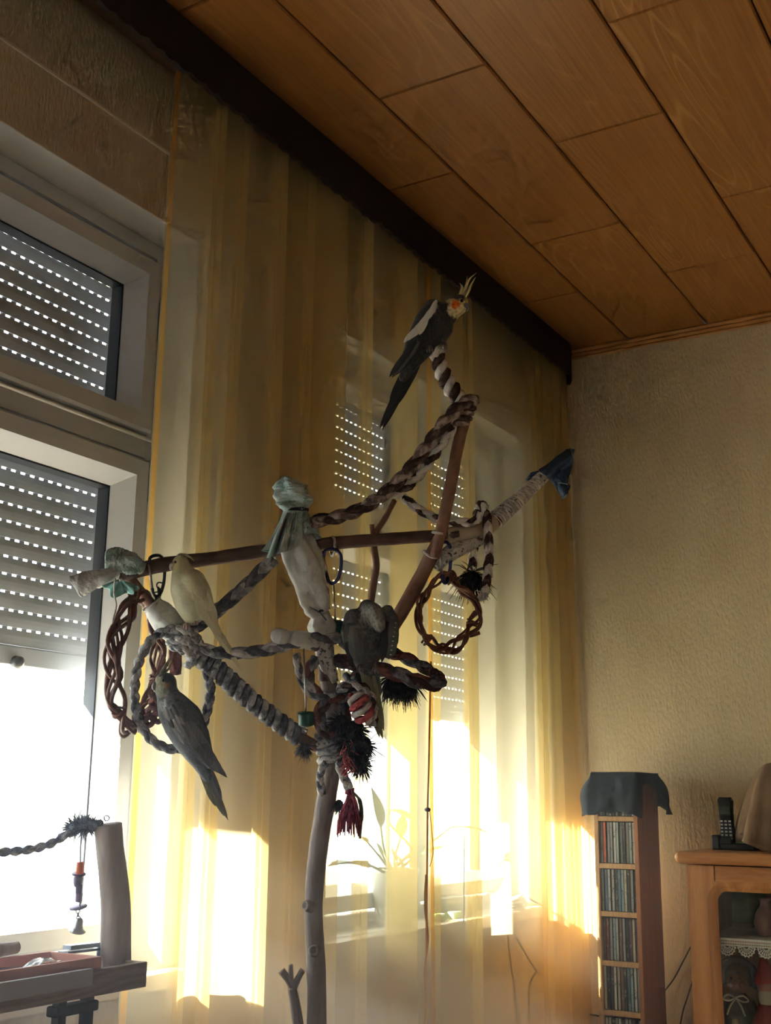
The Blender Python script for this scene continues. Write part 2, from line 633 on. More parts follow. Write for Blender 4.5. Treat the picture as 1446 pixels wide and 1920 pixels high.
while xs0 + row * PW < XR:
    xa = xs0 + row * PW
    y = 2.187 if row % 2 == 0 else 2.582
    y -= 5 * PL
    while y < YE:
        if y + PL > YB:
            cx0, cx1 = max(xa, XW), min(xa + PW, XR)
            cy0, cy1 = max(y, YB), min(y + PL, YE)
            if cx1 - cx0 > 0.01 and cy1 - cy0 > 0.02:
                full = abs(cx1 - cx0 - PW) < 1e-4 and abs(cy1 - cy0 - PL) < 1e-4
                p = D.objects.new('plank', pmesh if full else plank_mesh(cx1 - cx0, cy1 - cy0))
                COL.objects.link(p)
                p.parent = ceil
                p.location = ((cx0 + cx1) / 2, (cy0 + cy1) / 2, ZC)
        y += PL
    row += 1

# ribbed moulding where ceiling meets the end wall
M_mould = mat_wood('moulding_wood', (0.36, 0.155, 0.045), (0.52, 0.26, 0.09), axis=0, rough=0.35, rnd=False)
prof = [(0, 0), (0, -0.034), (-0.006, -0.036), (-0.009, -0.031), (-0.007, -0.026), (-0.013, -0.024), (-0.016, -0.018), (-0.013, -0.014), (-0.020, -0.012), (-0.024, -0.006), (-0.022, 0)]
struct(MB().prism([(XW, YE + a, ZC + b) for a, b in prof], (XR - XW, 0, 0)).build('trim_1', M_mould, origin=(0, 0, 0)))
struct(MB().box(XW, XR, YE - 0.012, YE, 0, 0.07).build('baseboard_back', M_mould, origin=(0, 0, 0)))

# windows ------------------------------------------------------------
XF = -1.795     # room-side face of the frames
def window(n, y0, y1):
    e = D.objects.new('window_%d' % n, None)
    COL.objects.link(e)
    e.location = (XF, (y0 + y1) / 2, ZS)
    ORG[e] = Vector(e.location)
    struct(e)
    yc = (y0 + y1) / 2
    # jamb plaster lining (thin) so the reveals read as pale plaster
    MB().ring(y0, y1, ZS, ZH, [(0.0, XW - 0.001), (0.0, -1.87), (-0.0015, -1.87), (-0.0015, XW - 0.001)]).build('reveal_lining', M_jamb, e)
    fr = MB()
    fr.ring(y0 + 0.036, y1 - 0.036, ZS + 0.036, ZH - 0.036, [(0, XF), (0.034, XF), (0.034, -1.87), (0, -1.87)])
    fr.build('frame', M_upvc, e)
    MB().box(-1.87, XF + 0.004, yc - 0.034, yc + 0.034, ZS + 0.03, ZH - 0.03).build('mullion', M_upvc, e)
    MB().box(-1.87, XF - 0.001, y0 + 0.03, y1 - 0.03, 1.84, 1.89).build('transom', M_upvc, e)
    for (a, b) in ((y0 + 0.100, yc - 0.078), (yc + 0.078, y1 - 0.100)):
        for (c, d) in ((0.872, 1.766), (1.962, 2.246)):
            s = MB().ring(a, b, c, d, [(0.024, XF + 0.016), (0.060, XF + 0.016), (0.066, XF + 0.010), (0.066, -1.85), (0.0, -1.85), (0.0, -1.832)]).build('sash', M_upvc, e)
            MB().box(-1.866, -1.834, b - 0.004, b + 0.001, c, d).box(-1.866, -1.834, a - 0.001, a + 0.004, c, d).box(-1.866, -1.834, a, b, d - 0.004, d + 0.001).build('gasket', M_gasket, s)
            MB().box(-1.842, -1.838, a + 0.002, b - 0.002, c + 0.002, d - 0.002).build('pane', M_glass, s)
    for z in (2.17, 1.79, 0.92):
        h = MB().tube([(XF + 0.012, y1 - 0.026, z - 0.045), (XF + 0.012, y1 - 0.026, z + 0.045)], 0.005, 8)
        h.ball((XF + 0.012, y1 - 0.026, z - 0.047), 0.006, 8, 6)
        h.build('hinge', M_upvc, e)
    MB().bbox(-1.868, -1.652, y0 - 0.03, y1 + 0.03, ZS - 0.034, ZS, 0.004).build('window_sill', M_sill, e)
    return e
for i, (a, b) in enumerate(WIN):
    window(i + 1, a, b)

# roller shutters: slats with light slots between them -----------------
SP = 0.0368
def slat_mesh(wd):
    b = MB()
    h = SP - 0.0052
    prof = [(-0.0004, 0.0), (0.0006, h * 0.3), (0.0008, h * 0.6), (-0.0004, h), (-0.0085, h), (-0.0100, h * 0.6), (-0.0100, h * 0.3), (-0.0085, 0.0)]
    b.prism([(x, -wd / 2, z) for x, z in prof], (0, wd, 0))
    y = -wd / 2 + 0.012
    while y < wd / 2 - 0.012:
        b.box(-0.0052, -0.0036, y, y + 0.0142, h - 0.001, SP + 0.001)
        y += 0.0262
    return b.mesh('slat', Vector((0, 0, 0)), [M_slat])
for i, (a, b) in enumerate(WIN):
    zb = 1.37
    wd = b - a - 0.012
    yc = (a + b) / 2
    s = thing('roller_shutter', ['grey slatted roller shutter half lowered outside the uncovered window at left', 'grey slatted roller shutter half lowered outside the window behind the yellow curtain'][i], 'roller shutter', (-1.925, yc, zb))
    sm = slat_mesh(wd)
    z = zb + 0.03
    while z < ZH + 0.03:
        o = D.objects.new('slat', sm)
        COL.objects.link(o)
        o.parent = s
        o.location = (0, 0, z - zb)
        z += SP
    bb = MB().bbox(-1.936, -1.922, yc - wd / 2, yc + wd / 2, zb - 0.012, zb + 0.029, 0.003)
    bar = bb.build('bottom_bar', M_slat, s)
    for yy in (a + 0.25, b - 0.25):
        MB().lathe([(0.004, 0), (0.013, 0.002), (0.013, 0.016), (0.006, 0.02), (0, 0.02)], (-1.922, yy, zb - 0.004), (1, 0, -0.2), 14).build('stopper', M_gasket, s)
    for yy in (a + 0.007, b - 0.019):
        MB().box(-1.945, -1.905, yy, yy + 0.012, ZS, ZH).build('guide_rail', M_slat, s)

# thin white rod across the transom of the left window
M_rod = mat('white_enamel_rod', (0.78, 0.76, 0.71), 0.3)
rd = thing('cafe_curtain_rod', 'thin white rod hooked across the transom of the left window', 'curtain rod', (XF + 0.03, 1.355, 1.868))
p0, p1 = Vector((XF + 0.032, 0.80, 1.872)), Vector((XF + 0.032, 1.925, 1.872))
MB().tube([p0, p1], 0.0048, 10).build('rod', M_rod, rd)
for p, s in ((p0, -1), (p1, 1)):
    MB().tube(cr_path([p + Vector((-0.018, s * 0.004, -0.012)), p + Vector((-0.004, s * 0.012, -0.006)), p + Vector((0.003, s * 0.016, 0.010)), p + Vector((-0.006, s * 0.012, 0.020))], 6), 0.003, 8).build('hook', M_rod, rd)

# ------------------------------------------------------------------ valance and curtains
M_val = mat('dark_valance_cloth', (0.018, 0.012, 0.011), 0.7, (0.030, 0.019, 0.017), scale=12.0, bump=0.4, bscale=60.0, stretch=(1, 0.3, 6))
va = thing('curtain_valance', 'dark brown curtain valance with scalloped lower edge running under the ceiling', 'valance', (-1.56, 2.2, 2.63))
def val_face(u, v):
    y = lerp(0.5, YE - 0.085, u)
    sc = abs(math.sin(math.pi * y / 0.047))
    zb = 2.632 - 0.007 * sc
    z = lerp(zb, ZC - 0.001, v)
    x = -1.552 + 0.0022 * math.sin(v * 34) + 0.002 * math.sin(y * 40) * (1 - v)
    return Vector((x, y, z))
vb = MB()
vb.grid(val_face, 560, 14)
vb.grid(lambda u, v: val_face(u, v) + Vector((-0.012, 0, 0)), 560, 2)
vb.grid(lambda u, v: val_face(u, 0) + Vector((-0.012 * v, 0, 0)), 560, 2)
vb.build('cloth_band', M_val, va)
ev = MB()
def val_end(u, v):
    # rounded return that turns back towards the wall at the corner
    a = u * math.pi / 2
    return Vector((-1.552 - 0.085 * (1 - math.cos(a)) , YE - 0.085 + 0.085 * math.sin(a) * 0.97, lerp(2.612 + 0.004 * math.sin(u * 22), ZC - 0.001, v)))
ev.grid(val_end, 16, 8)
ev.build('return_end', M_val, va)
MB().box(-1.69, -1.57, 0.5, YE - 0.004, ZC - 0.022, ZC - 0.001).build('rail', mat('brown_rail', (0.16, 0.09, 0.055), 0.7), va)

M_sheer = mat_sheer('sheer_yellow', (1.0, 0.94, 0.78), (0.92, 0.82, 0.52), 0.36)
M_hem = mat_sheer('sheer_hem', (1.0, 0.80, 0.45), (0.85, 0.52, 0.15), 0.75)
def yx(p):
    return onplane(p, 900, 0, -1.6).y
def fold_path(bands, ya, yb):
    """plan of a curtain: straight runs with Z-folds (three layers) over each (a, b) band"""
    pts = [(ya, -1.612)]
    for a, b in bands:
        pts += [(a, -1.612), (lerp(a, b, .5), -1.600), (b, -1.590), (lerp(a, b, .55), -1.602), (a + 0.002, -1.618), (lerp(a, b, .5), -1.628), (b + 0.004, -1.616)]
    pts.append((yb, -1.608))
    return pts
def curtain(name, label, bands, ya, yb, hem_l, hem_r, seed, ztop=2.705, zbot=0.04):
    c = thing(name, label, 'curtain', (-1.61, (ya + yb) / 2, zbot))
    base = cr_path([Vector((x, y, 0)) for y, x in fold_path(bands, ya, yb)], 9)
    rnd = random.Random(seed)
    ph = [rnd.uniform(0, 6.28) for _ in range(8)]
    def P(p, z):
        t = (ztop - z) / (ztop - zbot)
        y, x = p.y, p.x
        amp = 0.003 + 0.010 * t
        x2 = x + amp * math.sin(y * 17 + ph[0] + 0.8 * t) + amp * 0.4 * math.sin(y * 33 + ph[1] - 0.9 * t)
        y2 = y + (0.004 + 0.010 * t) * math.sin(y * 23 + ph[2] + 1.3 * t) 
        y2 = 1.758 + (y2 - 1.758) * (1.0 + 0.02 * t) - 0.03 * t
        x2 += 0.02 * t
        y2 = min(y2, YE - 0.004)
        return Vector((x2, y2, z))
    nz = 26
    zs = [lerp(ztop, zbot, j / (nz - 1)) for j in range(nz)]
    b = MB()
    nu = len(base)
    b.grid(lambda u, v: P(base[min(nu - 1, int(round(u * (nu - 1))))], lerp(ztop, zbot, v)), nu, nz)
    cl = b.build('cloth', M_sheer, c)
    for e, s in ((base[0], 1), (base[-1], -1)):
        hb = MB()
        hb.grid(lambda u, v: P(Vector((e.x + 0.004 - 0.002 * u, e.y + s * u * 0.014, 0)), lerp(ztop, zbot, v)), 3, nz)
        hb.build('side_hem', M_hem, c)
    return c
B1 = [(372, 386), (430, 440), (502, 513), (560, 574), (588, 637), (681, 688), (742, 778)]
curtain('sheer_curtain', 'sheer yellow curtain panel hanging between the two windows, behind the perch tree', [(yx(a), yx(b)) for a, b in B1], 1.758, yx(806), 1.758, 0, 3)
B2 = [(812, 822), (870, 878), (1000, 1012), (1026, 1036), (1041, 1048), (1052, 1059)]
curtain('sheer_curtain', 'sheer yellow curtain panel in the corner beside the CD tower', [(yx(a), yx(b)) for a, b in B2], yx(807), 3.93, 0, 0, 5)
# ================================================================== PERCH TREE, ROPES, WRAPS
M_bark = mat('trunk_bark', (0.20, 0.155, 0.135), 0.85, (0.30, 0.25, 0.225), scale=26.0, stretch=(1, 1, 0.5), bump=0.7, bscale=90.0)
M_branch = mat('dark_branch_bark', (0.085, 0.050, 0.042), 0.75, (0.16, 0.10, 0.082), scale=40.0, bump=0.5, bscale=120.0)
M_redbranch = mat('red_brown_branch_bark', (0.17, 0.085, 0.055), 0.7, (0.26, 0.14, 0.095), scale=35.0, bump=0.4, bscale=110.0)
M_cutwood = mat('cut_wood', (0.42, 0.34, 0.26), 0.8, (0.34, 0.27, 0.2), scale=60.0)
def fib(name, a, b, sc=75.0, lo=0.42, hi=0.58):
    return mat(name, a, 0.95, b, scale=sc, bump=1.0, bscale=380.0, spec=0.15, lo=lo, hi=hi, detail=2.0)
M_rw = fib('rope_white', (0.42, 0.38, 0.37), (0.66, 0.62, 0.59), 75, .34, .5)
M_rb = fib('rope_brown', (0.060, 0.036, 0.034), (0.24, 0.17, 0.15), 75, .5, .72)
M_rg = fib('rope_grey', (0.24, 0.24, 0.26), (0.50, 0.50, 0.51))
M_rd = fib('rope_slate', (0.085, 0.088, 0.105), (0.26, 0.26, 0.28), 75, .45, .7)
M_rr = fib('rope_red', (0.13, 0.045, 0.040), (0.22, 0.085, 0.072))
M_rt = fib('rope_tan', (0.15, 0.10, 0.085), (0.42, 0.34, 0.30), 75, .38, .6)
M_pink = fib('rope_pink_red', (0.42, 0.07, 0.08), (0.60, 0.14, 0.14))
M_black = fib('frayed_black_yarn', (0.018, 0.019, 0.024), (0.06, 0.062, 0.075))
M_wine = fib('wine_red_yarn', (0.22, 0.020, 0.045), (0.36, 0.05, 0.085))
M_fleck = fib('flecked_wrap', (0.10, 0.085, 0.085), (0.56, 0.53, 0.50), 150.0, 0.34, 0.44)
M_cloth = mat('white_cotton_wrap', (0.56, 0.56, 0.54), 0.95, (0.64, 0.64, 0.61), scale=18.0, bump=0.5, bscale=160.0, spec=0.1, sheen=0.2)
M_towel = mat('pale_green_towel', (0.27, 0.40, 0.38), 1.0, (0.50, 0.56, 0.53), scale=22.0, bump=1.0, bscale=300.0, spec=0.05, sheen=0.3)
M_teal = mat('teal_netting', (0.16, 0.38, 0.36), 0.9, (0.30, 0.52, 0.48), scale=60.0, bump=0.5, bscale=300.0)
M_paper = mat('grey_paper_towel', (0.50, 0.50, 0.50), 0.95, (0.62, 0.62, 0.61), scale=40.0, bump=0.8, bscale=200.0, spec=0.1)
M_tape = mat('beige_tape', (0.38, 0.31, 0.23), 0.8, (0.46, 0.38, 0.29), scale=30.0, bump=0.3)
M_denim = mat('blue_denim', (0.030, 0.060, 0.12), 0.95, (0.065, 0.105, 0.18), scale=200.0, bump=0.6, bscale=600.0)
M_willow = mat('red_willow_twig', (0.12, 0.042, 0.026), 0.55, (0.20, 0.075, 0.045), scale=50.0, bump=0.2)
M_steel = mat('steel', (0.45, 0.45, 0.46), 0.3, metal=1.0)
M_blue = mat('blue_anodised_metal', (0.035, 0.045, 0.16), 0.3, metal=0.7)
M_darkmetal = mat('dark_metal', (0.06, 0.06, 0.07), 0.4, metal=0.8)
M_green = mat('green_plastic', (0.012, 0.085, 0.055), 0.4)

M_denimedge = mat('pale_denim_edge', (0.22, 0.30, 0.40), 0.95)
def PP(l, d0=2.1):
    return [at(p[0], p[1], p[2] if len(p) > 2 else d0) for p in l]
def branch_mb(pts, rads_px, n=14, sub=7, nz=0.08, b=None, knots=()):
    """tapering, slightly irregular branch through (px, py, depth) points"""
    b = b or MB()
    P = cr_path(PP(pts), sub)
    R = []
    m = len(pts) - 1
    for i in range(len(P)):
        t = i / sub
        k = min(int(t), m - 1)
        R.append(px(lerp(rads_px[k], rads_px[k + 1], t - k)) * (1 + nz * mnoise.noise(P[i] * 45)))
    b.tube(P, R, n)
    return b
def frames(P):
    T = []
    for i in range(len(P)):
        t = P[min(i + 1, len(P) - 1)] - P[max(i - 1, 0)]
        T.append(t.normalized())
    nrm = T[0].orthogonal().normalized()
    F = []
    for i in range(len(P)):
        nrm = nrm - T[i] * nrm.dot(T[i])
        nrm = nrm.normalized() if nrm.length > 1e-6 else T[i].orthogonal().normalized()
        F.append((T[i], nrm.copy(), T[i].cross(nrm)))
    return F
def rope(name, label, pts, w_px, mats, d0=2.1, pitch=3.2, group=None, cat='rope', parent=None, closed=False):
    """laid rope: strands twisted around the path, each strand a part"""
    r = px(w_px) / 2
    P = cr_path(PP(pts, d0), 10)
    P = resample(P, r * 0.62)
    F = frames(P)
    e = parent or thing(name, label, cat, min(P, key=lambda p: p.z), group)
    n = len(mats)
    L, acc = 0.0, [0.0]
    for a, b in zip(P, P[1:]):
        L += (b - a).length
        acc.append(L)
    for k in range(n):
        S, R = [], []
        for i, p in enumerate(P):
            a = 2 * math.pi * (acc[i] / (pitch * 2 * r * 1.25) + k / n)
            S.append(p + F[i][1] * math.sin(a) * r * 0.50 + F[i][2] * math.sin(2 * a) * r * 0.36)
            R.append(r * (0.63 + 0.10 * mnoise.noise(p * 150 + Vector((k * 9, 0, 0))) + 0.05 * mnoise.noise(p * 500)))
        MB().tube(S, R, 7).build('strand', mats[k], e)
    return e
def coil_mb(pts, rads_px, w_px, d0=2.1, b=None, slope=1.0, start=0.0):
    """rope wound tightly around a branch"""
    P = cr_path(PP(pts, d0), 10)
    rr = px(w_px) / 2
    P = resample(P, rr * 0.12)
    F = frames(P)
    S, R = [], []
    L = 0.0
    m = len(rads_px) - 1
    tot = sum((q - p).length for p, q in zip(P, P[1:]))
    prev = P[0]
    for i, p in enumerate(P):
        L += (p - prev).length
        prev = p
        a = start + 2 * math.pi * L / (2 * rr * slope)
        t = L / tot * m
        k = min(int(t), m - 1)
        rad = px(lerp(rads_px[k], rads_px[k + 1], t - k))
        S.append(p + (F[i][1] * math.cos(a) + F[i][2] * math.sin(a)) * (rad - rr * 0.6))
        R.append(rr * (1 + 0.12 * mnoise.noise(p * 160)))
    b = b or MB()
    b.tube(S, R, 6)
    return b
def wind(name, label, pts, rads_px, w_px, mats, d0=2.1, slope=None, cat='rope', group=None):
    slope = slope or float(len(mats))
    P = PP(pts, d0)
    e = thing(name, label, cat, min(P, key=lambda p: p.z), group)
    for k, m in enumerate(mats):
        coil_mb(pts, rads_px, w_px, d0, None, slope, 2 * math.pi * k / len(mats)).build('winding', m, e)
    return e
def tassel_mb(c, direction, n, length, spread, thick, seed=1, curl=0.45, b=None):
    rnd = random.Random(seed)
    b = b or MB()
    d = Vector(direction).normalized()
    thick *= 0.7
    for _ in range(int(n * 3.6)):
        v = (d + Vector((rnd.gauss(0, 1), rnd.gauss(0, 1), rnd.gauss(0, 1))) * spread).normalized()
        l = length * rnd.uniform(0.45, 0.95)
        side = Vector((rnd.gauss(0, 1), rnd.gauss(0, 1), rnd.gauss(0, 1))) * curl * l
        p0 = Vector(c) + v.cross(d) * length * 0.10
        b.tube([p0, p0 + v * l * .35 + side * .15, p0 + v * l * .7 + side * .45 - Vector((0, 0, l * .06)), p0 + v * l + side * .6 - Vector((0, 0, l * .16))],
               [thick, thick * 1.1, thick * .8, thick * .3], 4)
    return b
def clothtube_mb(pts, rads_px, d0=2.1, n=40, sub=14, fold=0.10, nf=5, seed=0, flat=1.0, b=None, open_end=True):
    """cloth wrapped round a branch: creased tube"""
    P = cr_path(PP(pts, d0), sub)
    F = frames(P)
    m = len(rads_px) - 1
    b = b or MB()
    nn = len(P)
    def fn(u, v):
        i = min(nn - 1, int(round(v * (nn - 1))))
        t = v * m
        k = min(int(t), m - 1)
        r = px(lerp(rads_px[k], rads_px[k + 1], t - k))
        a = 2 * math.pi * u
        tw = a * nf + v * 5 + seed
        q = 1 + fold * math.sin(tw) * (0.4 + 0.6 * abs(math.sin(v * 7 + seed))) + fold * 0.9 * mnoise.noise(Vector((math.cos(a) * 1.3, math.sin(a) * 1.3, v * 6 + seed))) + fold * 0.8 * abs(mnoise.noise(Vector((math.cos(a) * 2.6 + v * 3, math.sin(a) * 2.6, v * 13 + seed))))
        return P[i] + (F[i][1] * math.cos(a) + F[i][2] * math.sin(a) * flat) * r * q
    b.grid(fn, n, nn, True, 0, True)
    k = len(b.v)
    b.f.append(tuple(range(k - n * nn, k - n * nn + n)))
    b.s.append(True); b.m.append(0)
    b.f.append(tuple(range(k - n, k)))
    b.s.append(True); b.m.append(0)
    return b
def band_mb(c, axis, r, thick, b=None, n=22, turns=2.0, pitch=1.6):
    """string tied round something"""
    b = b or MB()
    ax = Vector(axis).normalized()
    u = ax.orthogonal().normalized()
    v = ax.cross(u)
    P = []
    for i in range(int(n * turns) + 1):
        a = 2 * math.pi * i / n
        P.append(Vector(c) + (u * math.cos(a) + v * math.sin(a)) * r * (1 + .05 * math.sin(3 * a)) + ax * thick * pitch * (i / n - turns / 2))
    b.tube(P, thick, 6)
    return b

# ---- the tree itself
TB = at(594, 1905)
tree = thing('perch_tree', 'tall natural wood bird perch tree with forked branches standing before the curtain', 'perch tree', (TB.x, TB.y, 0))
tp = [Vector((TB.x, TB.y, z)) for z in (0.02, 0.25, 0.5)]
P = cr_path(tp + PP([(594, 1905), (592, 1800), (588, 1700), (596, 1600), (610, 1510), (622, 1440), (627, 1370), (622, 1310), (612, 1265)]), 8)
R = []
rk = [27, 25, 22, 18.5, 18, 17, 17.5, 18.5, 17.5, 17, 16, 15]
for i in range(len(P)):
    t = i / 8
    k = min(int(t), len(rk) - 2)
    R.append(px(lerp(rk[k], rk[k + 1], t - k)) * (1 + 0.05 * mnoise.noise(P[i] * 30)))
tr = MB().tube(P, R, 20).build('trunk', M_bark, tree)
for (x, y) in ((578, 1698), (590, 1782)):
    c = at(x, y, 2.1 - px(15))
    q = (CAMP - c).normalized() * 0.7 + (-CR) * (0.7 if x < 585 else 0.1)
    kb = MB().lathe([(0.001, 0.004), (0.004, 0.003), (0.006, 0.006), (0.009, 0.005), (0.011, 0.0), (0.013, -0.008)], c + q.normalized() * 0.002, q, 14)
    kb.build('knot', M_bark, tr)
MB().bbox(TB.x - 0.2, TB.x + 0.2, TB.y - 0.2, TB.y + 0.2, 0.0, 0.03, 0.006).build('base_board', M_bark, tree)
# low forked stub left of the trunk
sb = MB()
branch_mb([(594, 2090), (577, 2000), (560, 1925), (553, 1880), (547, 1850)], [11, 11, 11, 10, 8], 12, b=sb)
branch_mb([(549, 1856), (541, 1838), (528, 1820)], [7, 6.5, 7.5], 10, b=sb)
branch_mb([(547, 1856), (545.5, 1832), (545, 1809)], [6.5, 5, 4.5], 10, b=sb)
branch_mb([(548, 1858), (557, 1838), (567, 1819)], [7, 6, 5.5], 10, b=sb)
st = sb.build('forked_stub', M_bark, tree)
for (x, y, ax, r) in ((528, 1820, (-.55, -.3, .8), 7.3), (545, 1809, (0, 0, 1), 4.6), (567, 1819, (.5, .3, .8), 5.6)):
    MB().lathe([(0, .0012), (px(r), .001), (px(r), -.002)], at(x, y), ax, 12).build('cut_end', M_cutwood, st)
# main limbs
branch_mb([(612, 1275), (604, 1190), (588, 1110), (572, 1050), (556, 985), (550, 925)], [15, 14, 13, 13, 12, 11]).build('limb', M_branch, tree)
branch_mb([(628, 1330, 2.1), (690, 1245, 2.13), (742, 1165, 2.12), (785, 1090, 2.11), (812, 1035, 2.10), (826, 1004, 2.09)], [16, 15, 14, 14, 13, 10]).build('limb', M_redbranch, tree)
branch_mb([(815, 1045, 2.075), (830, 985, 2.075), (845, 910, 2.08), (858, 840, 2.09), (872, 785, 2.10), (880, 755, 2.10)], [9, 11, 11.5, 11, 11, 10]).build('limb', M_redbranch, tree)
branch_mb([(880, 768, 2.10), (858, 740, 2.10), (836, 710, 2.10), (822, 675, 2.10), (817, 645, 2.10)], [9, 9, 9, 9, 8]).build('limb', M_branch, tree)
branch_mb([(222, 1080, 2.03), (300, 1060, 2.05), (400, 1047, 2.07), (500, 1033, 2.09), (620, 1019, 2.12), (740, 1010, 2.13), (860, 1002, 2.14)], [13, 14, 13, 13, 12.5, 12, 12]).build('crossbar', M_branch, tree)
branch_mb([(845, 1004, 2.14), (895, 997, 2.16), (940, 968, 2.19), (985, 925, 2.22), (1035, 880, 2.25)], [14, 15, 13, 11, 9]).build('limb', M_branch, tree)
branch_mb([(232, 1068, 2.03), (262, 1108, 2.05), (300, 1152, 2.06), (345, 1200, 2.07), (420, 1268, 2.08), (500, 1340, 2.09), (570, 1388, 2.1), (622, 1412, 2.1)], [10, 10, 11, 12, 12, 12, 12, 11]).build('limb', M_redbranch, tree)
branch_mb([(692, 1150, 2.16), (700, 1095, 2.16), (706, 1060, 2.16), (702, 1030, 2.16), (705, 1000, 2.16), (722, 972, 2.17), (740, 938, 2.18)], [8, 7.5, 7, 6.5, 6, 5.5, 5]).build('twig', M_redbranch, tree)
branch_mb([(703, 1012, 2.155), (699, 998, 2.155), (697, 983, 2.155)], [6, 5, 4.8]).build('twig', M_redbranch, tree)
branch_mb([(690, 1160, 2.16), (670, 1260, 2.14), (640, 1330, 2.11)], [8, 8, 8]).build('twig', M_redbranch, tree)
branch_mb([(614, 1215, 2.11), (575, 1205, 2.08), (535, 1196, 2.06)], [12, 12, 11]).build('stub', M_branch, tree)
branch_mb([(812, 1060, 2.12), (838, 1036, 2.13), (868, 1022, 2.14), (900, 1010, 2.15)], [10, 10, 10, 9]).build('stub', M_branch, tree)

# ---- wrappings
e = wind('rope_wrap', 'pale dark-flecked cord wound round the limb that carries the denim cap', [(925, 978, 2.185), (965, 944, 2.205), (1000, 911, 2.225), (1028, 885, 2.245)], [17, 15, 13, 12], 6.5, [M_fleck, M_rw])
tp_ = clothtube_mb([(836, 1005, 2.14), (870, 1001, 2.15), (905, 992, 2.165), (925, 979, 2.18)], [15, 19, 19, 16], fold=0.05, nf=3, seed=2)
tag(tp_.build('tape_wrap', M_tape), 'beige adhesive tape wrapped round the right end of the crossbar', 'tape')
wb = clothtube_mb([(815, 1062, 2.12), (840, 1040, 2.125), (868, 1026, 2.135), (902, 1012, 2.15)], [14, 15, 13, 10], fold=0.09, nf=4, seed=5)
tag(wb.build('fleece_wrap', M_fleck), 'flecked fleece wrapped on the stub above the right willow wreath', 'cloth wrap')
# twine ties on the red-brown limb
tw = thing('twine_tie', 'thin twine tied round the lashed joint where limb meets crossbar', 'twine', at(822, 1012, 2.08))
band_mb(at(824, 1000, 2.078), at(835, 950, 2.08) - at(815, 1045, 2.08), px(13), px(1.4)).build('winding', M_rw, tw)
band_mb(at(808, 1040, 2.095), at(826, 1004, 2.09) - at(785, 1090, 2.11), px(15), px(1.4)).build('winding', M_rw, tw)

# white cotton wrapped stem with ties
cw = thing('cotton_wrap', 'white cotton cloth bound round the upright stem left of the preening bird', 'cloth wrap', at(618, 1275))
clothtube_mb([(551, 985, 2.09), (562, 1030, 2.085), (576, 1072, 2.085), (588, 1108, 2.09), (596, 1136, 2.095), (600, 1146, 2.1), (603, 1172, 2.1), (606, 1200, 2.1)], [22, 30, 32, 29, 25, 15, 25, 20], fold=0.19, nf=4, seed=1).build('cloth', M_cloth, cw)
clothtube_mb([(605, 1192, 2.1), (609, 1222, 2.1), (614, 1250, 2.1), (622, 1280, 2.1)], [18, 18, 17, 13], fold=0.05, nf=9, seed=4).build('flecked_end', M_fleck, cw)
band_mb(at(599, 1144, 2.097), at(603, 1172) - at(590, 1108), px(20), px(1.3), turns=2).build('tie', M_rd, cw)
ex = MB()
ex.tube([at(570, 1128, 2.07), at(584, 1140, 2.07), at(600, 1148, 2.072), at(612, 1163, 2.075)], px(1.1), 5)
ex.build('tie', M_rd, cw)
# green towel tied over the top of that stem
gt = thing('tied_towel', 'pale green towel tied over the top of the upright stem', 'towel', at(552, 1040, 2.08))
clothtube_mb([(553, 957, 2.09), (552, 940, 2.09), (550, 922, 2.09), (549, 906, 2.09), (552, 898, 2.09)], [22, 30, 31, 25, 13], fold=0.26, nf=3, seed=3).build('knob', M_towel, gt)
def skirt(u, v):
    a = 2 * math.pi * u
    left = 0.5 - 0.5 * math.cos(a - 0.4)
    ln = lerp(52, 88, 0.5 + 0.5 * math.cos(a - math.pi * 0.95)) + 8 * math.sin(3 * a)
    rad = lerp(20, 20 + 26 * (0.75 + 0.55 * math.sin(a * 5 + 1.1 + v) * v + 0.2 * math.sin(a * 11) * v), v ** 0.8)
    cx, cy = lerp(554, 548, v), 955 + ln * v
    p = at(cx, cy, 2.09)
    return p + (CR * math.cos(a) * px(rad) * 1.05 + CF * math.sin(a) * px(rad))
sk = MB().grid(skirt, 56, 14, True, 0, True)
sk.build('skirt', M_towel, gt)
band_mb(at(554, 955, 2.09), CU, px(24), px(1.6), turns=2).build('tie', M_black, gt)
fl = MB()
def flap(u, v):
    # long folded flap on the left that falls over the crossbar
    x = lerp(lerp(536, 556, u), lerp(500, 546, u), v) + 4 * math.sin(u * 9) * v
    y = lerp(962, lerp(1046, 1030, u), v) - 6 * math.sin(v * 3.1) * (1 - u)
    d = 2.058 - 0.024 * math.sin(u * 12.0 + 0.5) * (0.3 + v) - 0.010 * v
    return at(x, y, d)
fl.grid(flap, 18, 14)
fo = fl.build('flap', M_towel, gt)
so = fo.modifiers.new('thick', 'SOLIDIFY'); so.thickness = 0.003

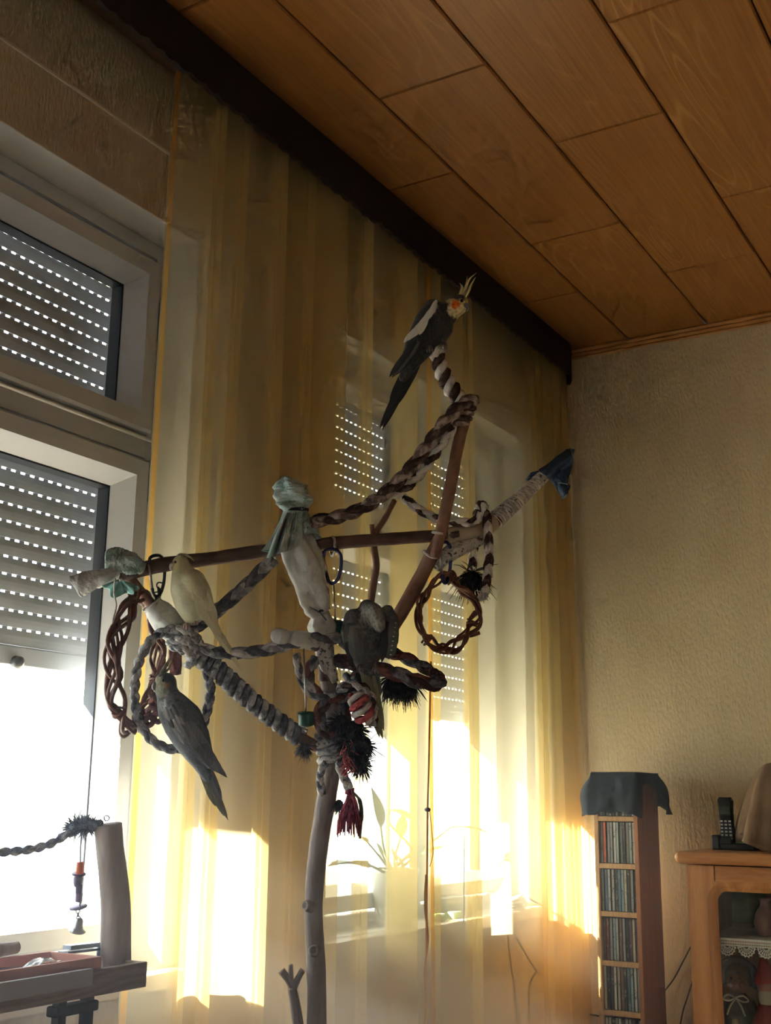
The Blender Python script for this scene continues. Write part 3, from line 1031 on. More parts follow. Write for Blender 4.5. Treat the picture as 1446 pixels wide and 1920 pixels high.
# left end of the crossbar: paper towels, teal net, string
lt = MB()
clothtube_mb([(222, 1078, 2.02), (200, 1082, 2.01), (172, 1090, 2.005), (150, 1098, 2.0), (143, 1100, 2.0)], [14, 18, 22, 26, 22], fold=0.2, nf=3, seed=7, flat=0.5, b=lt)
tag(lt.build('paper_roll', M_paper), 'grey paper towel twisted out over the left tip of the crossbar', 'paper towel')
lt = clothtube_mb([(268, 1066, 2.03), (245, 1056, 2.02), (218, 1050, 2.015), (197, 1050, 2.01)], [12, 18, 19, 13], fold=0.22, nf=4, seed=9)
tag(lt.build('towel_scrap', M_towel), 'pale towel scrap bundled on top of the left crossbar end', 'towel')
def net(u, v):
    a = lerp(-0.2, 1.1, u) * math.pi
    r = px(lerp(4, 30, v)) * (1 + 0.12 * math.sin(u * 23))
    return at(226, 1086, 2.0) + (CR * math.cos(a) * 1.0 - CU * (0.35 + 0.65 * abs(math.sin(a)))) * r + CF * 0.012 * math.sin(u * 17) * v
nb = MB().grid(net, 30, 8)
no = nb.build('teal_net', M_teal)
no.modifiers.new('thick', 'SOLIDIFY').thickness = 0.0012
tag(no, 'small teal netting frill under the left crossbar end', 'netting')
stg = MB().tube(cr_path(PP([(216, 1084, 1.985), (214, 1112, 1.985), (218, 1135, 1.985), (213, 1158, 1.985), (209, 1184, 1.985)]), 6), px(1.7), 6)
tag(stg.build('string', M_rw), 'frayed white string dangling under the left crossbar end', 'string')
# white wrap below it, on the sloping limb
lw = thing('cotton_wrap', 'white cotton cloth bound on the sloping limb beside the yellow bird', 'cloth wrap', at(320, 1190, 2.06))
clothtube_mb([(284, 1132, 2.052), (300, 1150, 2.055), (318, 1172, 2.06), (335, 1190, 2.065)], [17, 24, 26, 22], fold=0.07, nf=4, seed=11).build('cloth', M_cloth, lw)
band_mb(at(286, 1134, 2.052), at(335, 1190, 2.06) - at(284, 1132, 2.05), px(18), px(1.8)).build('tie', M_rw, lw)
# white padded stub in the middle
ps = thing('padded_stub_cap', 'white padded cap on the short stub beside the upright stem', 'cloth wrap', at(535, 1205, 2.05))
clothtube_mb([(508, 1190, 2.05), (514, 1191, 2.05), (524, 1193, 2.052), (536, 1195, 2.055), (542, 1196, 2.056)], [5, 12, 15, 13, 9], fold=0.03, nf=3, seed=2).build('ball', M_cloth, ps)
clothtube_mb([(541, 1196, 2.055), (552, 1196, 2.06), (570, 1200, 2.07), (592, 1206, 2.09)], [9, 14, 15, 13], fold=0.14, nf=4, seed=6).build('cuff', M_cloth, ps)

# denim scraps tied on the tip of the right limb
dn = thing('denim_cap', 'blue denim scraps tied over the tip of the right limb', 'cloth', at(1045, 930, 2.25))
def den(p00, p10, p11, p01, bulge, name):
    b = MB()
    def fn(u, v):
        q = [lerp(lerp(p00[k], p10[k], u), lerp(p01[k], p11[k], u), v) for k in range(3)]
        q[2] -= bulge * math.sin(math.pi * u) * (0.4 + 0.6 * v) + 0.006 * math.sin(u * 11 + v * 4)
        q[0] += 2 * math.sin(v * 7 + u * 3)
        return at(*q)
    b.grid(fn, 14, 12)
    o = b.build(name, M_denim, dn)
    o.modifiers.new('thick', 'SOLIDIFY').thickness = 0.003
    MB().tube([fn(i / 13, 1.0) for i in range(14)], 0.0012, 5).build('frayed_edge', M_denimedge, o)
    return o
den((1010, 880, 2.235), (1032, 900, 2.225), (1076, 868, 2.26), (1068, 840, 2.29), 0.035, 'flap')
den((1012, 882, 2.25), (1062, 842, 2.28), (1076, 842, 2.30), (1062, 902, 2.31), -0.02, 'flap')
den((1028, 893, 2.235), (1060, 880, 2.245), (1066, 908, 2.25), (1044, 905, 2.24), 0.02, 'flap')
den((1030, 895, 2.25), (1062, 892, 2.26), (1066, 918, 2.265), (1056, 934, 2.26), 0.022, 'flap')
den((1020, 880, 2.27), (1004, 890, 2.265), (988, 900, 2.265), (990, 892, 2.275), 0.012, 'flap')
band_mb(at(1030, 886, 2.243), at(1040, 876, 2.25) - at(1000, 911, 2.225), px(12), px(1.6)).build('tie', M_rw, dn)

# ---- ropes
rope('twisted_rope', 'brown and white twisted rope slung from the green towel up to the top limb', [(585, 978, 2.06), (630, 970, 2.06), (672, 956, 2.06), (715, 930, 2.06), (760, 888, 2.06), (800, 838, 2.06), (835, 790, 2.06), (862, 762, 2.065), (880, 750, 2.08), (888, 752, 2.10)], 25, [M_rb, M_rt, M_rb, M_rt], pitch=4.2)
rope('twisted_rope', 'fluffy white and brown rope doubled under the slung rope', [(735, 930, 2.085), (760, 915, 2.085), (790, 886, 2.085), (815, 852, 2.085), (838, 818, 2.085), (850, 800, 2.085)], 20, [M_rw, M_rb, M_rw], pitch=3.0)
rope('twisted_rope', 'thin brown and white rope sagging behind the upright limb to the right limb', [(756, 932, 2.11), (785, 955, 2.115), (820, 972, 2.12), (860, 979, 2.125), (890, 977, 2.13), (903, 962, 2.13)], 17, [M_rb, M_rw, M_rw], pitch=3.2)
rope('hanging_rope', 'brown and white rope looped over the right limb with both ends hanging', [(884, 1082, 2.17), (887, 1040, 2.19), (892, 1000, 2.20), (895, 965, 2.18), (902, 946, 2.15), (911, 955, 2.13), (914, 985, 2.125), (917, 1030, 2.125), (914, 1080, 2.125), (905, 1122, 2.125)], 17, [M_rb, M_rw, M_rb, M_rw], pitch=3.8)
tag(tassel_mb(at(884, 1072, 2.165), (0, 0, -1), 120, 0.046, 0.45, 0.0013, 3, .5).build('frayed_end', M_black), 'black frayed rope end beside the right willow wreath', 'rope end')
tag(tassel_mb(at(906, 1112, 2.12), (0, 0, -1), 40, 0.014, 0.4, 0.0012, 5).build('frayed_end', M_rw), 'pale frayed lower end of the hanging brown rope', 'rope end')
wind('rope_wrap', 'brown and white rope wound round the topmost limb below the black bird', [(874, 772, 2.10), (856, 742, 2.10), (836, 712, 2.10), (824, 682, 2.10), (819, 658, 2.10)], [14, 15, 15, 13, 12], 15, [M_rw, M_rb], slope=2.3)
wind('rope_wrap', 'reddish brown rope lashing at the elbow of the top limb', [(862, 800, 2.098), (872, 775, 2.10), (880, 758, 2.10)], [14, 16, 15], 11, [M_rb, M_rt], slope=2.0)
kn = MB()
for s in range(7):
    kn.ball(at(806 + 20 * random.random() * 1.2, 645 + 18 * random.random(), 2.09 + 0.015 * random.random()), px(9), 10, 8)
clothtube_mb([(812, 670, 2.1), (815, 655, 2.1), (818, 642, 2.1), (819, 634, 2.1)], [13, 18, 18, 11], fold=0.22, nf=5, seed=8, b=kn)
tag(kn.build('crumpled_tape', M_rw), 'crumpled white tape knob under the feet of the black bird', 'tape')
rope('twisted_rope', 'grey twisted rope running from the towel down to the knot by the yellow bird', [(512, 1048, 2.06), (490, 1070, 2.055), (455, 1105, 2.05), (410, 1143, 2.05), (370, 1173, 2.05), (340, 1190, 2.05)], 24, [M_rd, M_rg, M_rd, M_rg], pitch=4.6)
rope('twisted_rope', 'grey and slate rope stretched from the left knot to the upright stem', [(345, 1196, 2.055), (375, 1215, 2.05), (420, 1224, 2.05), (480, 1222, 2.055), (540, 1208, 2.065), (590, 1196, 2.075), (640, 1200, 2.10), (660, 1225, 2.12)], 22, [M_rd, M_rg, M_rd, M_rw], pitch=4.4)
rope('rope_ring', 'grey rope ring in which the lower left bird sits', [(352, 1188, 2.04), (320, 1180, 2.03), (288, 1196, 2.025), (266, 1228, 2.02), (254, 1272, 2.02), (254, 1320, 2.02), (266, 1362, 2.025), (288, 1390, 2.03), (318, 1404, 2.035), (350, 1400, 2.04), (374, 1375, 2.05), (388, 1335, 2.06), (395, 1295, 2.065), (388, 1260, 2.07), (372, 1230, 2.07)], 17, [M_rg, M_rg, M_rd], pitch=3.0)
wind('rope_wrap', 'thick grey rope wound round the sloping limb down to the trunk', [(330, 1190, 2.065), (375, 1228, 2.075), (420, 1268, 2.08), (470, 1313, 2.085), (520, 1352, 2.09), (562, 1382, 2.10)], [22, 20, 18, 17, 17, 17], 15, [M_rg, M_rd], slope=2.0)
kn = thing('rope_knot', 'bulky pale rope knot at the left where the ring and limb meet', 'rope knot', at(345, 1225, 2.05))
for k, (a, b, c, d, e_) in enumerate((((312, 1190, 2.04), (335, 1178, 2.03), (362, 1186, 2.035), (372, 1206, 2.05), (358, 1222, 2.06)), ((318, 1204, 2.05), (338, 1198, 2.03), (360, 1206, 2.035), (368, 1224, 2.05), (352, 1236, 2.06)), ((325, 1212, 2.05), (340, 1214, 2.035), (356, 1222, 2.04), (364, 1238, 2.055), (350, 1248, 2.06)))):
    rope('', '', [a, b, c, d, e_], 19, [M_rw, M_rg, M_rg], parent=kn, pitch=2.2)
# centre: looped perch rope, coils and knots on the trunk
rope('perch_rope', 'red-brown rope loop under the preening bird', [(628, 1236, 2.10), (660, 1244, 2.085), (700, 1252, 2.075), (745, 1264, 2.07), (785, 1278, 2.07), (815, 1283, 2.075), (826, 1276, 2.09), (812, 1262, 2.12), (785, 1246, 2.14), (752, 1230, 2.15), (720, 1222, 2.15), (680, 1222, 2.14)], 26, [M_rr, M_rd, M_rb, M_rd], pitch=4.5)
rope('rope_coil', 'red and slate rope curled round the trunk under the padded stub', [(592, 1235, 2.09), (580, 1258, 2.075), (584, 1288, 2.065), (606, 1306, 2.06), (636, 1308, 2.065), (662, 1298, 2.08), (672, 1280, 2.10), (650, 1270, 2.13)], 20, [M_rr, M_rd, M_rg], pitch=3.4)
rope('rope_coil', 'pale twisted rope hanging in a curve left of the trunk', [(556, 1226, 2.07), (560, 1252, 2.07), (572, 1288, 2.07), (592, 1306, 2.07), (608, 1310, 2.07)], 15, [M_rw, M_rd, M_rg], pitch=3.0)
rope('rope_coil', 'dark red rope running down the front of the trunk', [(612, 1312, 2.06), (600, 1335, 2.055), (602, 1362, 2.055), (618, 1380, 2.055), (640, 1372, 2.06), (648, 1340, 2.07), (640, 1316, 2.08)], 22, [M_rr, M_rd, M_rb], pitch=3.4)
wind('rope_coil', 'pale rope coiled several turns round the trunk under the black shag', [(616, 1375, 2.1), (622, 1400, 2.1), (622, 1428, 2.1)], [25, 28, 26], 17, [M_rg, M_fleck], slope=2.0)
wind('rope_knot', 'red and white knotted rope at the centre of the tree', [(668, 1300, 2.045), (674, 1318, 2.04), (680, 1336, 2.04), (684, 1352, 2.045)], [14, 20, 20, 14], 12, [M_pink, M_rw], slope=2.0, cat='rope knot')
rope('rope_knot', 'grey-brown rope bight at the trunk above the red and white knot', [(636, 1294, 2.075), (654, 1284, 2.065), (676, 1288, 2.06), (692, 1302, 2.06), (700, 1330, 2.065), (698, 1360, 2.07)], 20, [M_rw, M_rb, M_rg], pitch=2.6, cat='rope knot')
shg = MB()
for (x, y, d) in ((668, 1365, 2.06), (682, 1395, 2.06), (665, 1415, 2.055), (655, 1385, 2.05), (676, 1430, 2.06), (640, 1355, 2.06)):
    tassel_mb(at(x, y, d), (0.1, -0.3, -0.6), 110, 0.026, 0.9, 0.0013, int(x + y), 0.6, b=shg)
    shg.ball(at(x, y, d), 0.014, 10, 8)
tag(shg.build('yarn_shag', M_black), 'shaggy black frayed yarn bundle on the trunk', 'yarn')
rs = MB()
for i in range(26):
    rnd = random.Random(i)
    a = at(648 + rnd.uniform(-6, 10), 1396 + rnd.uniform(-10, 40), 2.035)
    rs.tube([a, a + Vector((rnd.uniform(-.01, .01), 0, -.008)), a + Vector((rnd.uniform(-.015, .015), 0.004, -.02))], 0.0009, 4)
tag(rs.build('red_threads', M_pink), 'loose red threads caught in the black shag', 'thread')
br = MB()
for (x, y) in ((730, 1268), (742, 1266), (754, 1268), (764, 1272)):
    tassel_mb(at(x, y, 2.12), (0.15, 0, -1), 60, 0.046, 0.34, 0.0014, x, 0.3, b=br)
tag(br.build('frayed_end', M_black), 'bushy black frayed rope end under the perch loop', 'rope end')
tag(tassel_mb(at(572, 1398, 2.08), (-0.3, 0, -1), 70, 0.022, 0.6, 0.0013, 13).build('frayed_end', M_rd), 'slate frayed rope end at the foot of the wound limb', 'rope end')
rope('hanging_rope', 'pale rope end hanging down the left side of the trunk', [(612, 1428, 2.08), (602, 1445, 2.075), (600, 1465, 2.075), (604, 1490, 2.08)], 14, [M_rw, M_rd, M_rg], pitch=2.6)
rope('hanging_rope', 'short pale rope from which the wine red tassel hangs', [(636, 1428, 2.06), (640, 1445, 2.06), (648, 1462, 2.06), (656, 1480, 2.06)], 17, [M_rw, M_rg, M_fleck], pitch=2.6)
tt = thing('yarn_tassel', 'wine red yarn tassel hanging beside the trunk', 'tassel', at(655, 1572, 2.06))
tb = MB()
for i in range(46):
    rnd = random.Random(100 + i)
    ex_, l = rnd.uniform(-24, 22), rnd.uniform(70, 92)
    a, c = at(656 + rnd.uniform(-4, 4), 1480, 2.06 + rnd.uniform(-.008, .008)), None
    tb.tube([a, at(656 + ex_ * .45 + 3, 1480 + l * .3, 2.06 + rnd.uniform(-.015, .015)), at(656 + ex_ * .9, 1480 + l * .7, 2.06 + rnd.uniform(-.018, .018)), at(656 + ex_, 1480 + l, 2.06 + rnd.uniform(-.018, .018))], [px(1.6), px(2.2), px(2.0), px(1.0)], 5)
tb.build('yarn', M_wine, tt)
band_mb(at(656, 1484, 2.06), CU, px(7), px(2), turns=3).build('binding', M_wine, tt)
gs = MB().tube(cr_path(PP([(660, 1484, 2.066), (674, 1500, 2.066), (678, 1530, 2.066), (675, 1572, 2.066)]), 6), [px(2.5)] * 6 + [px(4)] * 8 + [px(2.5)] * 5, 6)
gs.build('grey_strand', M_rd, tt)
tag(tassel_mb(at(636, 1500, 2.1), (0, 0, -1), 60, 0.022, 0.3, 0.0014, 21).build('frayed_end', M_black), 'small black frayed end between trunk and red tassel', 'rope end')

# ---- willow wreaths and carabiners
def wreath(name, label, c, ax, ay, az, seed, nt=6, amp=0.13):
    e = thing(name, label, 'wreath', Vector(c) - Vector((0, 0, ay.length)))
    rnd = random.Random(seed)
    for k in range(nt):
        ph, f = rnd.uniform(0, 6.28), (3, 4, 3, 5, 4, 3, 5, 4, 6)[k]
        P = []
        n = 84
        for i in range(n):
            th = 2 * math.pi * i / n
            w_ = 1.0 + amp * math.sin(f * th + ph) + 0.03 * math.sin(9 * th + ph * 2)
            sq = 1.0 + 0.05 * math.cos(4 * th + 0.6)
            P.append(Vector(c) + (ax * math.cos(th) + ay * math.sin(th)) * w_ * sq + az * (0.012 * math.cos(f * th + ph * 1.7)))
        MB().tube(P, 0.0024 + 0.0006 * (k % 3), 7, closed=True).build('twig', M_willow, e)
    q = Vector(c) + (ax * 0.75 - ay * 0.72) * 1.02
    MB().tube([q, q + ax * 0.18 + ay * 0.02, q + ax * 0.38 + ay * 0.05], 0.0036, 7).build('twig_end', M_willow, e)
    for k in range(3):
        th = (1.4, 3.9, 5.9)[k]
        q = Vector(c) + ax * math.cos(th) + ay * math.sin(th)
        t = (-ax * math.sin(th) + ay * math.cos(th)).normalized()
        band_mb(q, t, 0.0105, 0.0020, turns=1.6, pitch=3).build('binding', M_willow, e)
    return e
wreath('willow_wreath', 'reddish woven willow wreath hanging under the right end of the crossbar', at(838, 1150, 2.115), (CR * 0.95 + CF * 0.2).normalized() * px(54) + CU * px(6), CU * px(66) - CR * px(4), (CF * 0.95 - CR * 0.2).normalized(), 4)
wreath('willow_wreath', 'reddish woven willow wreath seen edge-on under the left crossbar end', at(256, 1240, 2.055), (CR * 0.22 + CF * 0.97).normalized() * px(95), CU * px(118) + CR * px(4), (CR * 0.97 - CF * 0.22).normalized(), 9, 9, 0.085)
def carabiner(name, label, c, up, side, h, w_, col, thick):
    """pear-shaped snap hook with spring gate"""
    e = thing(name, label, 'carabiner', Vector(c) - Vector((0, 0, h / 2)))
    up, side = Vector(up).normalized(), Vector(side).normalized()
    S = [(-.42, .30), (-.36, .46), (-.1, .52), (.24, .50), (.46, .36), (.50, .1), (.44, -.18), (.30, -.40), (.08, -.52), (-.14, -.46), (-.24, -.30)]
    MB().tube(cr_path([Vector(c) + side * a * w_ + up * b * h for a, b in S], 6), thick, 9).build('body', col, e)
    MB().tube([Vector(c) + side * -.42 * w_ + up * .30 * h, Vector(c) + side * -.24 * w_ - up * .30 * h], thick * 0.85, 8).build('gate', M_steel, e)
    return e
carabiner('carabiner', 'blue carabiner on a white ring under the middle of the crossbar', at(622, 1062, 2.10), CU, (CR + CF * 0.2), px(62), px(36), M_blue, px(3.3))
rg = band_mb(at(624, 1024, 2.118), CR + CF * 0.3, px(18), px(2.6), turns=1.0, pitch=0)
tag(rg.build('plastic_ring', M_rw), 'white ring round the crossbar holding the blue carabiner', 'ring')
carabiner('carabiner', 'blue carabiner holding the right willow wreath', at(834, 1055, 2.105), CU, (CR * .6 + CF * .8), px(74), px(40), M_blue, px(3.3))
carabiner('carabiner', 'dark carabiner over the crossbar left of the yellow bird', at(293, 1080, 2.04), CU, (CR * .5 + CF * .85), px(72), px(46), M_darkmetal, px(3))
lk = MB()
for i in range(5):
    band_mb(at(300 - 5 * i * .5, 1098 + 9 * i, 2.05), (CR if i % 2 else CF), px(6), px(1.4), turns=1.0, pitch=0, b=lk)
tag(lk.build('chain', M_darkmetal), 'short dark chain below the dark carabiner', 'chain')
# ---- hanging rods with green discs
def skewer(label, x0, y0, x1, y1, d, cy, cw):
    e = thing('hanging_skewer', label, 'bird toy', at(x1, y1, d))
    MB().tube([at(x0, y0, d), at(x1, y1, d)], px(1.8), 8).build('rod', M_steel, e)
    MB().lathe([(0, 0.013), (px(cw) * .98, 0.013), (px(cw), 0.010), (px(cw) * .92, -0.008), (px(cw) * .6, -0.011), (0, -0.011)], at(x1 - (x1 - x0) * (y1 - cy) / (y1 - y0), cy, d), CU, 20).build('green_cup', M_green, e)
    MB().ball(at(x1, y1, d), px(3.2), 10, 8).build('end_stop', M_steel, e)
    return e
skewer('steel skewer with green cup hanging from the blue carabiner beside the cotton wrapped stem', 626, 1090, 630, 1200, 2.11, 1178, 15)
skewer('steel skewer with green cup hanging under the padded stub', 570, 1216, 575, 1370, 2.055, 1350, 16)
rk = MB()
for (x, y) in ((290, 1318), (284, 1334), (296, 1346), (280, 1352)):
    rope_pts = [at(x - 8, y, 2.08), at(x, y - 8, 2.07), at(x + 8, y, 2.075), at(x, y + 8, 2.08), at(x - 8, y, 2.085)]
    rk.tube(cr_path(rope_pts, 6), px(5), 7)
tag(rk.build('rope_knot', M_rr), 'dark red rope knot behind the lower left bird', 'rope knot')
rk = MB()
clothtube_mb([(330, 1210, 2.09), (328, 1235, 2.09), (330, 1265, 2.09)], [11, 13, 9], fold=.15, nf=4, seed=3, b=rk)
tag(rk.build('rope_stub', M_rr), 'dark red rope stub just behind the crest of the lower left bird', 'rope end')
# ================================================================== COCKATIELS
M_plum = mat('plumage', (0.84, 0.84, 0.84), 0.8, (1.06, 1.06, 1.06), scale=110.0, bump=0.7, bscale=260.0, attr='plumage', scales=190.0, sheen=0.15, spec=0.2, lo=0.3, hi=0.6)
M_plumplain = mat('plain_plumage', (0.90, 0.90, 0.90), 0.85, (1.05, 1.05, 1.05), scale=60.0, bump=0.4, bscale=200.0, attr='plumage', sheen=0.2, spec=0.15, lo=0.3, hi=0.6)
M_eye = mat('bird_eye', (0.008, 0.006, 0.006), 0.08)
M_beak = mat('grey_beak', (0.14, 0.13, 0.125), 0.4)
M_pbeak = mat('pale_beak', (0.60, 0.50, 0.38), 0.4)
M_foot = mat('bird_foot', (0.16, 0.13, 0.12), 0.7, bump=0.4, bscale=500)
M_pfoot = mat('pink_bird_foot', (0.50, 0.33, 0.27), 0.7, bump=0.4, bscale=500)
def plume(name, col, col2=None):
    return mat('feather_' + name, col, 0.75, col2 or tuple(c * 1.35 for c in col), scale=60.0, stretch=(1, 1, 0.25), bump=0.25, bscale=300, spec=0.25)
M_fblack = plume('black', (0.022, 0.023, 0.026))
M_fgrey = plume('grey', (0.085, 0.085, 0.082))
M_fmid = plume('mid_grey', (0.14, 0.14, 0.135))
M_fwhite = plume('white', (0.55, 0.54, 0.50), (0.68, 0.67, 0.62))
M_fyel = plume('yellow', (0.62, 0.55, 0.26), (0.72, 0.66, 0.36))
M_fcream = plume('cream', (0.60, 0.55, 0.33), (0.70, 0.66, 0.46))
M_folive = plume('olive', (0.17, 0.165, 0.10), (0.27, 0.26, 0.16))
def bird_body(chains, paints, base, parent, voxel=0.0030, smooth=7, seed=0, skin=None):
    """one continuous skin: overlapping tapered runs fused, smoothed and coloured in patches.
       chain = list of (px, py, depth, radius px [, flatten across view])"""
    skin = skin or M_plum
    b = MB()
    for ch in chains:
        for a, c in zip(ch, ch[1:]):
            A, C = at(*a[:3]), at(*c[:3])
            ra, rc = px(a[3], a[2]), px(c[3], c[2])
            fa, fc = (a[4] if len(a) > 4 else 1.0), (c[4] if len(c) > 4 else 1.0)
            n = max(2, int((C - A).length / (min(ra, rc) * 0.35)))
            n = min(n, 30)
            for i in range(n + 1):
                t = i / n
                rot = Matrix((CR, CU, CF)).transposed()
                b.ball(A.lerp(C, t), lerp(ra, rc, t), 14, 10, 0, (1, 1, lerp(fa, fc, t)), rot)
    o0 = org(parent)
    me = b.mesh('tmp', o0, [M_plum])
    tmp = D.objects.new('tmp', me)
    COL.objects.link(tmp)
    m = tmp.modifiers.new('fuse', 'REMESH')
    m.mode = 'VOXEL'
    m.voxel_size = voxel
    m.use_smooth_shade = True
    s = tmp.modifiers.new('soft', 'SMOOTH')
    s.factor = 0.5
    s.iterations = smooth
    dg = bpy.context.evaluated_depsgraph_get()
    me2 = D.meshes.new_from_object(tmp.evaluated_get(dg), depsgraph=dg)
    me2.name = 'body'
    D.objects.remove(tmp, do_unlink=True)
    me2.materials.clear()
    me2.materials.append(skin)
    for p in me2.polygons:
        p.use_smooth = True
    att = me2.color_attributes.new('plumage', 'FLOAT_COLOR', 'POINT')
    pts = []
    for q in paints:
        pts.append((at(*q[:3]) - o0, px(q[3], q[2]), q[4], q[5] if len(q) > 5 else 1.0))
    for i, v in enumerate(me2.vertices):
        c = Vector(base)
        jit = mnoise.noise(v.co * 160 + Vector((seed, 0, 0))) * 0.22 + mnoise.noise(v.co * 420) * 0.1
        for p, r, col, k in pts:
            d = (v.co - p).length / r + jit
            w_ = max(0.0, min(1.0, (1.12 - d) / 0.24)) * k
            if w_ > 0:
                c = c.lerp(Vector(col), w_)
        att.data[i].color = (c[0], c[1], c[2], 1)
    ob = D.objects.new('body', me2)
    COL.objects.link(ob)
    ob.parent = parent
    ORG[ob] = o0
    return ob
def feather(parent, base, tip, w_px, m, d=None, name='tail_feather', camber=0.0, twist=0.0, blunt=0.5):
    """flat feather with raised shaft: rhombus section lofted from base to tip"""
    A, C = at(*base), at(*tip)
    ax = (C - A)
    L = ax.length
    ax.normalize()
    toc = (CAMP - A).normalized()
    side = ax.cross(toc).normalized()
    up = side.cross(ax).normalized()
    side, up = side * math.cos(twist) + up * math.sin(twist), up * math.cos(twist) - side * math.sin(twist)
    w_ = px(w_px, base[2]) / 2
    vs, fs = [], []
    n = 12
    for i in range(n + 1):
        t = i / n
        prof = (0.55 + 0.45 * min(1, t / 0.3)) * (1 - max(0, (t - 0.62) / 0.38) ** 2.2 * (1 - 0.12 * blunt))
        p = A + ax * L * t + up * camber * L * math.sin(math.pi * t)
        hw, th = w_ * prof, 0.0009 * (1 - 0.6 * t)
        vs += [p - side * hw, p + up * th * 1.6, p + side * hw, p - up * th]
    for i in range(n):
        for k in range(4):
            l = (k + 1) % 4
            fs.append((i * 4 + k, i * 4 + l, i * 4 + 4 + l, i * 4 + 4 + k))
    fs += [(0, 1, 2, 3), (n * 4, n * 4 + 1, n * 4 + 2, n * 4 + 3)]
    return MB().add(vs, fs, False).build(name, m, parent)
def crest_plume(parent, pts, w_px, m):
    P = cr_path(PP(pts), 7)
    n = len(P)
    R = [px(w_px) * (0.35 + 0.65 * math.sin(math.pi * min(1, 0.15 + 0.85 * i / n))) * (1 - 0.75 * i / n) + 0.0003 for i in range(n)]
    return MB().tube(P, R, 6).build('crest_feather', m, parent)
def eye(parent, x, y, d, r):
    return MB().ball(at(x, y, d), px(r, d), 12, 8).build('eye', M_eye, parent)
def beak(parent, pts, rads, m):
    P = cr_path(PP(pts), 5)
    k = len(rads) - 1
    R = [px(lerp(rads[min(int(i / 5), k - 1)], rads[min(int(i / 5), k - 1) + 1], min(1.0, i / 5 - min(int(i / 5), k - 1)))) for i in range(len(P))]
    return MB().tube(P, R, 10).build('beak', m, parent)
def foot(parent, x, y, d, m, s=1.0, lean=(0, 0)):
    b = MB()
    top = at(x + lean[0], y - 14 * s + lean[1], d + 0.004)
    an = at(x, y - 3 * s, d)
    b.tube([top, an], [px(3.2 * s), px(2.6 * s)], 8)
    for k, (dx, dd) in enumerate(((-5, -.010), (0, -.014), (5, -.010), (2, 0.012))):
        b.tube(cr_path([an, at(x + dx * .6 * s, y - 2 * s, d + dd * .6), at(x + dx * s, y + 3 * s, d + dd), at(x + dx * s, y + 9 * s, d + dd * .8)], 4), [px(2.4 * s)] * 5 + [px(2.1 * s)] * 5 + [px(1.5 * s)] * 2 + [px(0.7 * s)], 7)
    return b.build('foot', m, parent)
BIRDG = 'cockatiels on the perch tree'

# 1 — dark pied bird on the topmost limb, facing right, head bowed
b1 = thing('cockatiel', 'black-grey cockatiel with yellow face and white wing patch on the topmost limb', 'bird', at(818, 640, 2.09), BIRDG)
D1 = 2.09
bird_body([
    [(861, 570, D1, 19), (858, 573, D1, 19), (846, 580, D1, 20.5), (832, 592, D1, 25), (820, 606, D1, 28), (808, 624, D1, 27.5), (800, 640, D1, 25), (788, 658, D1, 20), (772, 682, D1, 14), (756, 708, D1, 10, .6)],
    [(815, 582, D1 - .012, 20), (800, 600, D1 - .020, 22, .6), (784, 628, D1 - .024, 19, .5), (770, 655, D1 - .024, 14, .4), (756, 684, D1 - .020, 8, .4)],
    [(812, 580, D1 + .012, 20), (796, 602, D1 + .020, 20, .6), (776, 640, D1 + .020, 14, .4)],
    [(836, 618, D1, 14), (826, 632, D1, 13), (818, 640, D1 - .006, 8)],
], [
    (868, 580, D1 - .018, 20, (0.62, 0.54, 0.28)), (856, 578, D1 - .022, 17, (0.60, 0.53, 0.29)), (866, 590, D1, 14, (0.58, 0.52, 0.30)), (872, 568, D1, 14, (0.55, 0.49, 0.25)), (845, 566, D1 - .012, 8, (0.5, 0.45, 0.27)), (845, 578, D1 - .016, 7, (0.55, 0.5, 0.32)),
    (855, 569, D1 - .022, 10, (0.66, 0.13, 0.015)),
    (858, 553, D1, 9, (0.035, 0.032, 0.03)), (848, 560, D1 - .004, 6, (0.06, 0.055, 0.045)),
    (868, 573, D1 - .020, 4, (0.12, 0.10, 0.07)),
    (818, 572, D1 - .034, 7, (0.60, 0.59, 0.55)), (812, 580, D1 - .036, 8, (0.62, 0.61, 0.57)), (804, 590, D1 - .040, 9, (0.62, 0.61, 0.57)), (796, 600, D1 - .042, 10, (0.62, 0.61, 0.57)), (790, 610, D1 - .042, 9.5, (0.62, 0.61, 0.57)), (781, 621, D1 - .042, 8.5, (0.62, 0.61, 0.57)), (773, 629, D1 - .040, 8, (0.60, 0.59, 0.55)), (765, 636, D1 - .036, 7, (0.58, 0.57, 0.53)),
], (0.035, 0.036, 0.038), b1, seed=1)
for k, (bx, by, tx, ty, w_) in enumerate(((819, 563, 806, 588, 9), (818, 570, 800, 600, 10), (812, 576, 790, 612, 11), (806, 586, 782, 622, 11), (798, 594, 776, 632, 11), (792, 602, 766, 638, 10), (784, 612, 757, 642, 9), (802, 598, 786, 628, 9))):
    feather(b1, (bx, by, D1 - .036 - .0006 * k), (tx, ty, D1 - .040 - .0006 * k + .004 * (k > 5)), w_, M_fwhite, name='wing_covert', camber=.04)
for k, (bx, by, tx, ty, w_) in enumerate(((790, 622, 745, 702, 17), (793, 630, 741, 704, 15), (786, 640, 735, 708, 13), (780, 640, 730, 707, 12))):
    feather(b1, (bx, by, D1 - .028 - .003 * k), (tx, ty, D1 - .014 - .002 * k), w_, M_fblack if k % 2 else M_fgrey, name='wing_feather', camber=.02)
